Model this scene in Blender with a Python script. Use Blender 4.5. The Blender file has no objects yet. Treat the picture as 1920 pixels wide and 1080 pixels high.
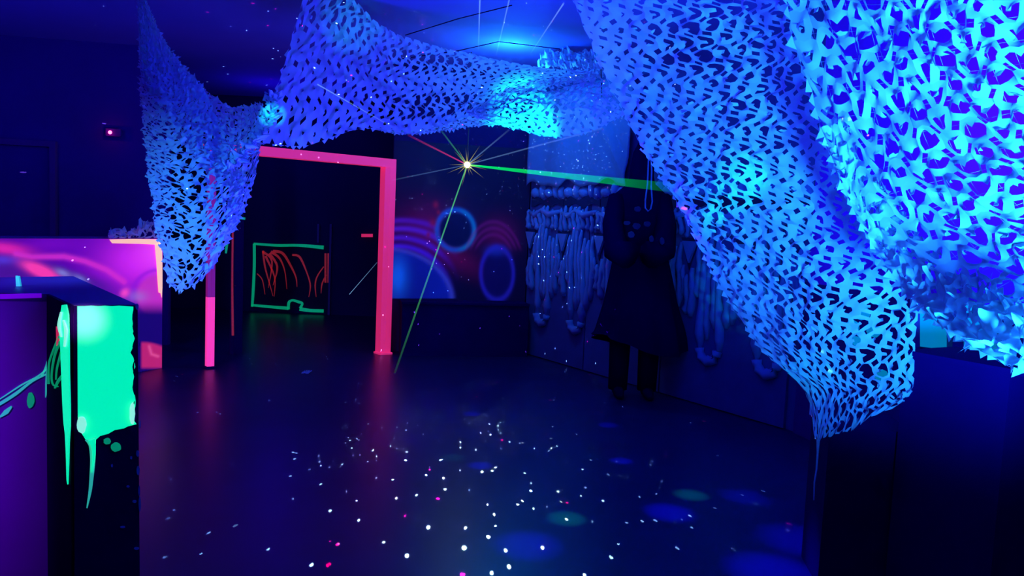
import bpy, math, random
import numpy as np
from mathutils import Vector, Matrix

random.seed(7)
rng = np.random.default_rng(7)
SC = bpy.context.scene
COL = SC.collection

# ------------------------------------------------------------------ camera
F = 1450.0
CAM = Vector((0.0, 0.0, 1.5))
PITCH, ROLL = math.radians(4.8), math.radians(2.5)
R0 = Vector((1, 0, 0))
FW = Vector((0, math.cos(PITCH), -math.sin(PITCH)))
U0 = R0.cross(FW)
CR = R0 * math.cos(ROLL) + U0 * math.sin(ROLL)
CU = -R0 * math.sin(ROLL) + U0 * math.cos(ROLL)
cd = bpy.data.cameras.new('camera')
cd.sensor_width = 36.0
cd.lens = F * 36.0 / 1920.0
cd.clip_end = 100
cam = bpy.data.objects.new('camera', cd)
COL.objects.link(cam)
m = Matrix((CR, CU, -FW)).transposed().to_4x4()
m.translation = CAM
cam.matrix_world = m
SC.camera = cam

SC.view_settings.view_transform = 'Standard'
SC.view_settings.look = 'None'
SC.view_settings.exposure = 0.0
SC.view_settings.gamma = 1.0
SC.view_settings.use_curve_mapping = False


def ray(px, py):
    return FW + CR * ((px - 960) / F) - CU * ((py - 540) / F)


def P(px, py, d):
    return CAM + ray(px, py) * d


def PZ(px, py, z):
    r = ray(px, py)
    return CAM + r * ((z - CAM.z) / r.z)


def FL(px, py):
    return PZ(px, py, 0.0)


def onplane(px, py, o, n):
    r = ray(px, py)
    return CAM + r * ((o - CAM).dot(n) / r.dot(n))


# ------------------------------------------------------------------ world and lights
W = bpy.data.worlds.new('world')
SC.world = W
W.use_nodes = True
W.node_tree.nodes['Background'].inputs[0].default_value = (0.01, 0.0, 0.2, 1)
W.node_tree.nodes['Background'].inputs[1].default_value = 0.25


def lamp(name, kind, loc, energy, color, radius=0.1, target=None, angle=60, blend=0.6, size=None):
    l = bpy.data.lights.new(name, kind)
    l.energy = energy
    l.color = color
    if kind == 'AREA':
        l.shape = 'RECTANGLE'
        l.size, l.size_y = size
    else:
        l.shadow_soft_size = radius
    if kind == 'SPOT':
        l.spot_size = math.radians(angle)
        l.spot_blend = blend
    o = bpy.data.objects.new(name, l)
    COL.objects.link(o)
    o.location = loc
    if target is not None:
        o.rotation_euler = (Vector(target) - Vector(loc)).to_track_quat('-Z', 'Y').to_euler()
    return o


UV = (0.022, 0.115, 1.0)
VIO = (0.10, 0.0, 1.0)
# the blacklight floods of the room, with added fill lamps among them
lamp('uv_flood_near_right', 'SPOT', (1.15, 0.95, 0.95), 1700, (0.012, 0.27, 1.0), radius=0.12, target=P(2080, 430, 1.9), angle=84, blend=1.0)
lamp('uv_room_fill', 'POINT', (-0.5, 2.6, 2.2), 22, (0.020, 0.10, 1.0), radius=0.3)  # unseen fill lamp added to lift the whole room
lamp('uv_left_flood', 'SPOT', (-2.1, 2.4, 1.6), 340, (0.03, 0.30, 1.0), radius=0.12, target=P(320, 450, 4.6), angle=44, blend=1.0)
lamp('violet_bar_flood', 'SPOT', (-2.9, 1.2, 2.1), 700, (0.22, 0.0, 1.0), radius=0.2, target=(-2.9, 3.4, 0.6), angle=58, blend=1.0)
lamp('uv_tube_above_net', 'POINT', P(955, 130, 7.4), 60, (0.01, 0.30, 1.0), radius=0.06)
lamp('violet_side_flood', 'AREA', (2.05, 4.0, 2.2), 22, (0.05, 0.0, 1.0), size=(1.0, 1.0), target=(3.4, 4.2, 2.5))
lamp('passage_blue_fill', 'POINT', (-3.2, 10.4, 2.6), 14, (0.03, 0.0, 1.0), radius=0.2)  # low fill added to lift the dark passage, no bulb hangs there
lamp('left_blue_fill', 'POINT', (-5.2, 5.4, 2.5), 45, (0.05, 0.0, 1.0), radius=0.3)  # fill added to brighten the dark left walls, no real bulb
lamp('violet_net_flood', 'SPOT', (0.3, 0.8, 2.6), 32, (0.12, 0.02, 1.0), radius=0.2, target=P(1480, 330, 3.6), angle=50, blend=1.0)
lamp('uv_back_wall_flood', 'POINT', (0.6, 5.2, 2.6), 26, (0.02, 0.07, 1.0), radius=0.3)
lamp('uv_ceiling_fill', 'SPOT', (-0.8, 4.2, 0.6), 560, (0.03, 0.04, 1.0), radius=0.5, target=(-1.2, 5.0, 3.2), angle=150, blend=1.0)  # upward fill added to brighten the ceiling
# moving-head spots picking out patches of the nets
lamp('cyan_spot_on_middle_net', 'SPOT', (0.2, 3.6, 1.5), 2000, (0.0, 0.7, 1.0), radius=0.02, target=P(985, 236, 5.9), angle=14, blend=1.0)
lamp('cyan_spot_on_right_net', 'SPOT', (0.6, 2.2, 2.2), 260, (0.0, 0.7, 0.8), radius=0.01, target=P(1385, 345, 3.9), angle=11, blend=0.8)
lamp('cyan_spot_on_net_edge', 'SPOT', (0.3, 2.2, 2.2), 260, (0.0, 0.6, 0.8), radius=0.01, target=P(1340, 405, 4.0), angle=6, blend=1.0)
lamp('green_spot_on_net_hem', 'SPOT', (0.4, 1.6, 2.2), 90, (0.0, 0.6, 0.5), radius=0.01, target=P(1505, 690, 3.3), angle=8, blend=1.0)
lamp('green_spot_on_net_peak', 'SPOT', (-0.6, 3.2, 1.8), 130, (0.0, 0.9, 0.35), radius=0.01, target=P(660, 40, 5.9), angle=10, blend=1.0)
lamp('cyan_spot_on_left_fold', 'SPOT', (-1.0, 2.6, 1.8), 600, (0.0, 0.9, 0.7), radius=0.01, target=P(506, 215, 5.2), angle=3.6, blend=0.8)
lamp('pale_spot_on_green_end', 'SPOT', (-0.9, 1.2, 1.7), 200, (0.75, 0.9, 1.0), radius=0.02, target=PZ(175, 625, 1.02), angle=5.5, blend=1.0)
# coloured pools on the floor
for (px, py, c, a, e) in [(885, 776, (0.02, 0.0, 1), 3.0, 240), (1140, 797, (0.02, 0.0, 1), 3.4, 150),
                          (850, 858, (0, 0.6, 0.15), 3.6, 150), (900, 873, (0.02, 0.0, 1), 3.6, 240),
                          (1105, 856, (0, 0.5, 0.2), 3.6, 30), (1165, 864, (0.02, 0.0, 1), 3.4, 200),
                          (1062, 972, (0, 0.7, 0.15), 4.5, 330), (1295, 928, (0, 0.7, 0.15), 4.2, 330),
                          (1255, 961, (0.02, 0.0, 1), 6.0, 250), (1400, 932, (0.02, 0.0, 1), 6, 130),
                          (990, 1022, (0.02, 0.0, 1), 7, 220), (1510, 1015, (0.02, 0.0, 1), 9, 210), (1460, 1078, (0.02, 0.0, 1), 9, 330)]:
    lamp('floor_pool_spot', 'SPOT', (0.3, 4.6, 3.0), e * 6, c, radius=0.01, target=FL(px, py), angle=a, blend=1.0)


# dotted laser light, for the projector and added sources by the sheet: a point source with a dotted grating
def gobo(loc, energy, scale, thr, seed, colmode, cone=None):
    if cone:
        o = lamp('laser_dot_light', 'SPOT', loc, 1000.0, (1, 1, 1), radius=0.0, target=cone[0], angle=cone[1], blend=1.0)
    else:
        o = lamp('laser_dot_light', 'POINT', loc, 2400.0, (1, 1, 1), radius=0.0)
    energy = energy / o.data.energy
    l = o.data
    l.use_nodes = True
    nt = l.node_tree
    nt.nodes.clear()
    out = nt.nodes.new('ShaderNodeOutputLight')
    em = nt.nodes.new('ShaderNodeEmission')
    tc = nt.nodes.new('ShaderNodeTexCoord')
    vo = nt.nodes.new('ShaderNodeTexVoronoi')
    vo.feature = 'F1'
    vo.inputs['Scale'].default_value = scale
    mp = nt.nodes.new('ShaderNodeMapping')
    mp.inputs['Location'].default_value = (seed, seed * 0.7, seed * 1.3)
    nt.links.new(tc.outputs['Normal'], mp.inputs[0])
    nt.links.new(mp.outputs[0], vo.inputs['Vector'])
    lt = nt.nodes.new('ShaderNodeMath'); lt.operation = 'LESS_THAN'
    lt.inputs[1].default_value = thr
    nt.links.new(vo.outputs['Distance'], lt.inputs[0])
    mu = nt.nodes.new('ShaderNodeMath'); mu.operation = 'MULTIPLY'
    mu.inputs[1].default_value = energy
    nt.links.new(lt.outputs[0], mu.inputs[0])
    em.inputs['Color'].default_value = colmode
    nt.links.new(mu.outputs[0], em.inputs['Strength'])
    nt.links.new(em.outputs[0], out.inputs[0])
    return o


LASER = P(876, 309, 7.8)
LSRC = LASER + (CAM - LASER).normalized() * 0.14
gobo(LSRC, 45000, 60, 0.10, 1.7, (0.45, 1.0, 0.8, 1), cone=(FL(880, 960), 52))
gobo(LSRC, 30000, 26, 0.048, 3.1, (1.0, 0.0, 0.10, 1), cone=(FL(860, 950), 66))
gobo(LSRC, 8000, 27, 0.050, 5.2, (0.45, 1.0, 0.9, 1))
gobo(LSRC, 7000, 18, 0.042, 9.1, (1.0, 0.0, 0.15, 1))
gobo(P(1100, 290, 6.6) + Vector((-0.6, -0.4, 0.1)), 900, 44, 0.10, 4.4, (0.5, 1.0, 0.9, 1), cone=(P(1075, 285, 8.2), 62))  # added dot source near the sheet, away from the projector
gobo(P(1100, 290, 6.6) + Vector((-0.6, -0.4, 0.1)), 700, 28, 0.07, 2.4, (1.0, 0.05, 0.2, 1), cone=(P(1075, 285, 8.2), 62))  # red dots from the same added source, no projector stands here

# ------------------------------------------------------------------ helpers
def tag(o, label=None, cat=None, group=None, kind=None):
    if label: o['label'] = label
    if cat: o['category'] = cat
    if group: o['group'] = group
    if kind: o['kind'] = kind
    return o


def empty(name, loc, label=None, cat=None, group=None):
    o = bpy.data.objects.new(name, None)
    COL.objects.link(o)
    o.location = loc
    o.empty_display_size = 0.1
    tag(o, label, cat, group)
    return o


def mesh(name, verts, faces, mat, parent=None, smooth=False):
    """verts in world coordinates; stored relative to the parent's location"""
    me = bpy.data.meshes.new(name)
    off = Vector(parent_loc(parent)) if parent else Vector((0, 0, 0))
    me.from_pydata([tuple(Vector(v) - off) for v in verts], [], [tuple(f) for f in faces])
    me.materials.append(mat)
    if smooth:
        me.polygons.foreach_set('use_smooth', [True] * len(me.polygons))
    me.update()
    o = bpy.data.objects.new(name, me)
    COL.objects.link(o)
    if parent: o.parent = parent
    return o


def parent_loc(p):
    v = Vector((0, 0, 0))
    while p is not None:
        v += Vector(p.location)
        p = p.parent
    return v


class MB:
    def __init__(s):
        s.v = []; s.f = []

    def add(s, vs, fs):
        b = len(s.v)
        s.v += [Vector(v) for v in vs]
        s.f += [[b + i for i in f] for f in fs]

    def box(s, c, x, y, z):
        """c = centre, x,y,z half-axis vectors"""
        c = Vector(c); x = Vector(x); y = Vector(y); z = Vector(z)
        vs = [c + x * i + y * j + z * k for i in (-1, 1) for j in (-1, 1) for k in (-1, 1)]
        s.add(vs, [(0, 1, 3, 2), (4, 6, 7, 5), (0, 4, 5, 1), (2, 3, 7, 6), (0, 2, 6, 4), (1, 5, 7, 3)])

    def prism(s, pts, z0, z1):
        n = len(pts)
        vs = [(p[0], p[1], z0) for p in pts] + [(p[0], p[1], z1) for p in pts]
        s.add(vs, [list(range(n))[::-1], list(range(n, 2 * n))] + [(i, (i + 1) % n, n + (i + 1) % n, n + i) for i in range(n)])

    def tube(s, pts, rad, n=8, caps=True):
        pts = [Vector(p) for p in pts]
        if not hasattr(rad, '__len__'): rad = [rad] * len(pts)
        b = len(s.v)
        for i, p in enumerate(pts):
            t = (pts[min(i + 1, len(pts) - 1)] - pts[max(i - 1, 0)]).normalized()
            a = Vector((0, 0, 1)) if abs(t.z) < 0.9 else Vector((1, 0, 0))
            u = t.cross(a).normalized(); w = t.cross(u)
            for k in range(n):
                th = 2 * math.pi * k / n
                s.v.append(p + (u * math.cos(th) + w * math.sin(th)) * rad[i])
        for i in range(len(pts) - 1):
            for k in range(n):
                s.f.append([b + i * n + k, b + i * n + (k + 1) % n, b + (i + 1) * n + (k + 1) % n, b + (i + 1) * n + k])
        if caps:
            s.f.append([b + k for k in range(n)][::-1])
            s.f.append([b + (len(pts) - 1) * n + k for k in range(n)])

    def extr(s, pts, off):
        """closed polygon extruded by vector off"""
        n = len(pts); off = Vector(off)
        s.add([Vector(p) for p in pts] + [Vector(p) + off for p in pts],
              [list(range(n))[::-1], list(range(n, 2 * n))] + [(i, (i + 1) % n, n + (i + 1) % n, n + i) for i in range(n)])

    def build(s, name, mat, parent=None, smooth=False):
        return mesh(name, s.v, s.f, mat, parent, smooth)


def mat(name, color, rough=0.7, spec=0.3, noise=0.0, nscale=8.0, bump=0.0, emit=None, estr=0.0):
    m = bpy.data.materials.new(name)
    m.use_nodes = True
    nt = m.node_tree
    b = nt.nodes['Principled BSDF']
    b.inputs['Base Color'].default_value = (*color, 1)
    b.inputs['Roughness'].default_value = rough
    b.inputs['Specular IOR Level'].default_value = spec
    if emit:
        b.inputs['Emission Color'].default_value = (*emit, 1)
        b.inputs['Emission Strength'].default_value = estr
    if noise or bump:
        tc = nt.nodes.new('ShaderNodeTexCoord')
        nz = nt.nodes.new('ShaderNodeTexNoise')
        nz.inputs['Scale'].default_value = nscale
        nz.inputs['Detail'].default_value = 6
        nt.links.new(tc.outputs['Object'], nz.inputs['Vector'])
        if noise:
            mx = nt.nodes.new('ShaderNodeMix'); mx.data_type = 'RGBA'
            mx.inputs[6].default_value = (*[c * (1 - noise) for c in color], 1)
            mx.inputs[7].default_value = (*[min(1, c * (1 + noise)) for c in color], 1)
            nt.links.new(nz.outputs['Fac'], mx.inputs[0])
            nt.links.new(mx.outputs[2], b.inputs['Base Color'])
        if bump:
            bp = nt.nodes.new('ShaderNodeBump')
            bp.inputs['Strength'].default_value = bump
            bp.inputs['Distance'].default_value = 0.02
            nt.links.new(nz.outputs['Fac'], bp.inputs['Height'])
            nt.links.new(bp.outputs[0], b.inputs['Normal'])
    return m


def paint_mat(name, k_emit, rough=0.6, diff=1.0):
    """airbrushed fluorescent paint: colour from the painted attribute"""
    m = bpy.data.materials.new(name)
    m.use_nodes = True
    nt = m.node_tree
    b = nt.nodes['Principled BSDF']
    at = nt.nodes.new('ShaderNodeVertexColor'); at.layer_name = 'paint'
    b.inputs['Roughness'].default_value = rough
    b.inputs['Specular IOR Level'].default_value = 0.2
    nt.links.new(at.outputs[0], b.inputs['Base Color'])
    nt.links.new(at.outputs[0], b.inputs['Emission Color'])
    b.inputs['Emission Strength'].default_value = k_emit
    return m


def net_mat(name, col):
    m = bpy.data.materials.new(name)
    m.use_nodes = True
    nt = m.node_tree
    nt.nodes.clear()
    out = nt.nodes.new('ShaderNodeOutputMaterial')
    d = nt.nodes.new('ShaderNodeBsdfDiffuse'); t = nt.nodes.new('ShaderNodeBsdfTranslucent')
    mx = nt.nodes.new('ShaderNodeMixShader'); mx.inputs[0].default_value = 0.35
    tc = nt.nodes.new('ShaderNodeTexCoord'); nz = nt.nodes.new('ShaderNodeTexNoise')
    nz.inputs['Scale'].default_value = 5; nz.inputs['Detail'].default_value = 4
    cm = nt.nodes.new('ShaderNodeMix'); cm.data_type = 'RGBA'
    cm.inputs[6].default_value = (*[c * 0.85 for c in col], 1)
    cm.inputs[7].default_value = (*col, 1)
    nt.links.new(tc.outputs['Object'], nz.inputs['Vector'])
    nt.links.new(nz.outputs['Fac'], cm.inputs[0])
    nt.links.new(cm.outputs[2], d.inputs[0]); nt.links.new(cm.outputs[2], t.inputs[0])
    nt.links.new(d.outputs[0], mx.inputs[1]); nt.links.new(t.outputs[0], mx.inputs[2])
    nt.links.new(mx.outputs[0], out.inputs[0])
    return m


def beam_mat(name, color, strength):
    m = bpy.data.materials.new(name)
    m.use_nodes = True
    nt = m.node_tree
    nt.nodes.clear()
    out = nt.nodes.new('ShaderNodeOutputMaterial')
    e = nt.nodes.new('ShaderNodeEmission'); tr = nt.nodes.new('ShaderNodeBsdfTransparent')
    ad = nt.nodes.new('ShaderNodeAddShader')
    at = nt.nodes.new('ShaderNodeVertexColor'); at.layer_name = 'paint'
    mu = nt.nodes.new('ShaderNodeMath'); mu.operation = 'MULTIPLY'; mu.inputs[1].default_value = strength
    nt.links.new(at.outputs[0], mu.inputs[0])
    e.inputs[0].default_value = (*color, 1)
    nt.links.new(mu.outputs[0], e.inputs[1])
    nt.links.new(e.outputs[0], ad.inputs[0]); nt.links.new(tr.outputs[0], ad.inputs[1])
    nt.links.new(ad.outputs[0], out.inputs[0])
    return m


M = dict(
    floor=mat('floor_black_gloss', (0.008, 0.007, 0.062), rough=0.34, spec=0.32, noise=0.25, nscale=3),
    ceiling=mat('ceiling_paint', (0.14, 0.12, 0.50), rough=0.9, noise=0.12, nscale=1.2),
    dark=mat('wall_dark', (0.06, 0.0, 0.22), rough=0.9, noise=0.2, nscale=2),
    far=mat('wall_far_dark', (0.012, 0.0, 0.07), rough=0.9, noise=0.2, nscale=2),
    side=mat('wall_side', (0.28, 0.0, 0.62), rough=0.9, noise=0.1, nscale=4),
    black=mat('black_board', (0.015, 0.0, 0.06), rough=0.8, spec=0.04, noise=0.2, nscale=5),
    counter=mat('counter_board', (0.40, 0.02, 0.55), rough=0.6, noise=0.12, nscale=4),
    countertop=mat('counter_top', (0.11, 0.03, 0.22), rough=0.5, noise=0.15, nscale=5),
    board=mat('wall_board', (0.05, 0.05, 0.22), rough=0.85, noise=0.2, nscale=6),
    foam=mat('foam_relief', (0.15, 0.19, 0.48), rough=0.85, noise=0.15, nscale=9, bump=0.4),
    groove=mat('dark_groove', (0.01, 0.008, 0.06), rough=0.9),
    cloth=mat('pale_cloth', (0.11, 0.15, 0.34), rough=0.9, noise=0.1, nscale=5),
    cloak=mat('cloak_cloth', (0.003, 0.0, 0.03), rough=1.0, spec=0.0),
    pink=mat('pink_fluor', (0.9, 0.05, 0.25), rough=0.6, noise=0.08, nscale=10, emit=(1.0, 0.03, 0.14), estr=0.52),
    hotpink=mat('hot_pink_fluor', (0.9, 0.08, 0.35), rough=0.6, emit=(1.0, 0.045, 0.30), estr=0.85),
    shadedpink=mat('shaded_pink_fluor', (0.5, 0.03, 0.3), rough=0.6, emit=(1.0, 0.03, 0.35), estr=0.13),
    red=mat('red_fluor', (0.7, 0.05, 0.08), rough=0.6, noise=0.3, nscale=40, emit=(1.0, 0.05, 0.05), estr=0.15),
    green=mat('green_fluor', (0.2, 0.9, 0.34), rough=0.4, spec=0.3, emit=(0.0, 1.0, 0.50), estr=0.85),
    palegreen=mat('pale_green_fluor', (0.5, 1.0, 0.8), rough=0.4, emit=(0.30, 1.0, 0.72), estr=0.85),
    teal=mat('teal_fluor', (0.1, 0.7, 0.6), rough=0.5, emit=(0.03, 0.55, 0.42), estr=0.6),
    dimgreen=mat('dim_green_fluor', (0.05, 0.4, 0.25), rough=0.6, noise=0.3, nscale=30, emit=(0.0, 0.5, 0.20), estr=0.42),
    yellow=mat('yellow_fluor', (0.95, 0.8, 0.4), rough=0.5, emit=(1.0, 0.55, 0.32), estr=0.9),
    screen=mat('teal_lit_screen', (0.0, 0.25, 0.3), rough=0.5, emit=(0.0, 0.17, 0.34), estr=1.0, noise=0.1),
    frame=mat('faint_frame', (0.13, 0.03, 0.20), rough=0.7),
    net=net_mat('net_fabric', (0.62, 0.72, 0.85)),
    cord=mat('net_cord', (0.5, 0.4, 0.7), rough=0.8),
    metal=mat('projector_case', (0.02, 0.02, 0.03), rough=0.4, spec=0.5),
    lens=mat('laser_lens', (1, 1, 0.5), emit=(1.0, 0.9, 0.15), estr=30),
    led=mat('red_led', (1, 0.1, 0.2), emit=(1.0, 0.05, 0.15), estr=12),
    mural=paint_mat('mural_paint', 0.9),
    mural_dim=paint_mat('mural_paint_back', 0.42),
    b_green=beam_mat('beam_green', (0.0, 1.0, 0.12), 1.0),
    b_lime=beam_mat('beam_lime', (0.15, 1.0, 0.30), 1.0),
    b_white=beam_mat('beam_pale', (0.25, 0.5, 1.0), 1.0),
    b_red=beam_mat('beam_red', (1.0, 0.05, 0.25), 1.0),
    b_gold=beam_mat('flare_gold', (0.9, 0.8, 0.10), 1.0),
)

# ------------------------------------------------------------------ room shell
H = 3.2
mb = MB(); mb.prism([(-7, -2), (5.5, -2), (5.5, 14), (-7, 14)], -0.1, 0.0)
tag(mb.build('floor', M['floor']), 'black glossy floor reflecting the pink door frame', kind='structure')
mb = MB(); mb.prism([(-7, -2), (5.5, -2), (5.5, 14), (-7, 14)], H, H + 0.1)
tag(mb.build('ceiling', M['ceiling']), 'flat ceiling washed in blue light', kind='structure')


def wall(name, a, b, z0, z1, th, mt, label, parent=None):
    """vertical slab from a to b, thickness th away from the camera side"""
    a = Vector((a[0], a[1], 0)); b = Vector((b[0], b[1], 0))
    d = (b - a).normalized(); n = Vector((-d.y, d.x, 0))
    if n.dot(a - Vector((0, 0, 0))) < 0: n = -n
    mb = MB(); mb.prism([a, b, b + n * th, a + n * th], z0, z1)
    o = mb.build(name, mt, parent)
    tag(o, label, kind='structure')
    return o


postL, postR = FL(393, 690), FL(718, 663)
wall('wall_back', (-7, 11.62), (5.5, 11.62), 0, H, 0.1, M['far'], 'dark far wall beyond the pink frame')
mw0 = postR + Vector((0.03, 0.15, 0))
pw0, pw1 = FL(985, 662), FL(1115, 700)        # foot of the boarded wall
pdir = (pw1 - pw0).normalized()
pn = Vector((-pdir.y, pdir.x, 0))
if pn.dot(CAM - pw0) < 0: pn = -pn            # faces the room
pend = pw0 + pdir * 3.7
mw1 = pw0 - pdir * 0.06
mdir = (Vector((mw1.x, mw1.y, 0)) - Vector((mw0.x, mw0.y, 0))).normalized()
mn = Vector((mdir.y, -mdir.x, 0))
wall('wall_mural', mw0, mw1, 0, H, 0.12, M['far'], 'dark wall carrying the airbrushed planets')
wall('wall_panelled', pw0, pend, 0, H, 0.12, M['board'], 'blue boarded wall behind the dripping foam relief')
wall('wall_right', pend, (3.9, -1.5), 0, H, 0.1, M['side'], 'violet lit side wall behind the near net')
wall('wall_left', (-3.75, 8.4), (-7, 7.9), 0, H, 0.1, M['dark'], 'dark wall on the left above the painted partition')
wall('wall_side', (-7, 8.0), (-7, -2), 0, H, 0.1, M['dark'], 'dark left side wall')
wall('wall_front', (-7, -1.9), (5.5, -1.9), 0, H, 0.1, M['dark'], 'dark wall behind the viewpoint')

wv = (Vector((3.9, -1.5, 0)) - pend).normalized(); wnn = Vector((wv.y, -wv.x, 0))
if wnn.dot(CAM - pend) < 0: wnn = -wnn
mb = MB(); mb.prism([pend + wnn * .002, pend + wv * 7.3 + wnn * .002, pend + wv * 7.3 + wnn * .03, pend + wnn * .03], 0, 1.15)  # dark panel added so the foot of the lit wall stays dark
tag(mb.build('added_panel_right', mat('added_panel_violet', (0.05, 0.0, 0.16), rough=0.9)), 'dark panel added to darken the foot of the violet side wall', kind='structure')
# boards of the panelled wall (recessed joints between them)
for i, (s0, s1) in enumerate([(0.01, 1.1), (1.12, 2.22), (2.24, 3.6)]):
    mb = MB()
    a = pw0 + pdir * s0; b = pw0 + pdir * s1
    mb.prism([a, b, b + pn * 0.03, a + pn * 0.03], 0.01, 2.0)
    mb.build('wall_panel', M['board'], bpy.data.objects['wall_panelled'])


def WPx(px):
    """distance along the boarded wall of the image column px (at eye height)"""
    q = onplane(px, 430, pw0, pn)
    return (q - pw0).dot(pdir)


# ------------------------------------------------------------------ pink door frame
t = empty('door_frame', (postL + postR) / 2, 'fluorescent pink square door frame standing before the dark passage', 'door frame')
fd = (postR - postL).normalized(); fn = Vector((-fd.y, fd.x, 0))
FH = 2.04


def post(c, z0, z1, w, mt, name='post'):
    mb = MB()
    # chamfered square section gives the seam seen on the posts
    hw = w / 2
    pts = []
    for (x, y) in [(-hw, -hw * .7), (-hw * .15, -hw), (hw * .0, -hw * .88), (hw, -hw * .9), (hw, hw), (-hw, hw)]:
        pts.append(c + fd * x + fn * y)
    mb.prism(pts, z0, z1)
    return mb.build(name, mt, t)


post(postR, 0, FH, 0.125, M['pink'], 'right_post')
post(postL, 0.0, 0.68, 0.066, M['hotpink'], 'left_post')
o = post(postL, 0.68, FH, 0.066, M['shadedpink'], 'left_post'); o['label'] = 'upper length of the left post, coloured dimmer as shade'  # shade on the upper post put into a dimmer copy of the pink
mb = MB(); c = (postL + postR) / 2
hl = (postR - postL).length / 2 + 0.06
mb.box(c + Vector((0, 0, FH + 0.045)), fd * hl, fn * 0.06, Vector((0, 0, 0.045)))
mb.build('lintel', M['pink'], t)
# small foot blocks
mb = MB(); mb.box(postR + Vector((0, 0, 0.01)), fd * 0.075, fn * 0.075, Vector((0, 0, 0.01))); mb.build('foot_plate', M['pink'], t)
mb = MB(); mb.box(postL + Vector((0, 0, 0.01)), fd * 0.045, fn * 0.045, Vector((0, 0, 0.01))); mb.build('foot_plate', M['black'], t)

# ------------------------------------------------------------------ painted grids
def grid_paint(name, corner, ux, uz, w, h, nx, nz_, colfn, mt, parent=None, label=None, cat=None):
    """flat board front whose paint is a colour attribute; colfn(px,py) takes outline positions of the strokes"""
    us = np.linspace(0, w, nx); vs = np.linspace(0, h, nz_)
    verts = []; cols = []
    for v in vs:
        for u in us:
            p = corner + ux * u + uz * v
            verts.append(p)
    arr = np.array([list(p - CAM) for p in verts])
    zc = arr @ np.array(FW); xc = arr @ np.array(CR); yc = arr @ np.array(CU)
    px = 960 + F * xc / zc; py = 540 - F * yc / zc
    C = colfn(px, py)
    faces = [(j * nx + i, j * nx + i + 1, (j + 1) * nx + i + 1, (j + 1) * nx + i) for j in range(nz_ - 1) for i in range(nx - 1)]
    o = mesh(name, verts, faces, mt, parent)
    ca = o.data.color_attributes.new('paint', 'FLOAT_COLOR', 'POINT')
    A = np.ones((len(verts), 4), dtype=np.float32); A[:, :3] = np.clip(C, 0, 1)
    ca.data.foreach_set('color', A.ravel())
    if label: tag(o, label, cat)
    return o


def lin(r, g, b):
    f = lambda c: (c / 255 / 12.92) if c / 255 <= 0.04045 else ((c / 255 + 0.055) / 1.055) ** 2.4
    return np.array([f(r), f(g), f(b)])


def sdist(px, py, pts):
    """distance to a polyline"""
    best = np.full(px.shape, 1e9)
    for (x0, y0), (x1, y1) in zip(pts[:-1], pts[1:]):
        dx, dy = x1 - x0, y1 - y0
        t_ = np.clip(((px - x0) * dx + (py - y0) * dy) / (dx * dx + dy * dy + 1e-9), 0, 1)
        best = np.minimum(best, np.hypot(px - x0 - t_ * dx, py - y0 - t_ * dy))
    return best


def lay(C, mask, col):
    return C * (1 - mask[:, None]) + col[None, :] * mask[:, None]


def sstep(x, a, b):
    t_ = np.clip((x - a) / (b - a), 0, 1)
    return t_ * t_ * (3 - 2 * t_)


def vnoise(px, py, s, seed=0):
    return (np.sin(px / s + seed) * np.cos(py / s * 1.3 + seed * 2) + 0.6 * np.sin((px + py) / s * 0.7 + seed * 3) + 0.4 * np.cos((px - 1.7 * py) / s * 1.9 + seed)) / 2


def gblob(px, py, x, y, rx, ry, ang=0):
    c, s = math.cos(ang), math.sin(ang)
    u = ((px - x) * c + (py - y) * s) / rx; v = (-(px - x) * s + (py - y) * c) / ry
    return np.exp(-(u * u + v * v))


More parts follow.
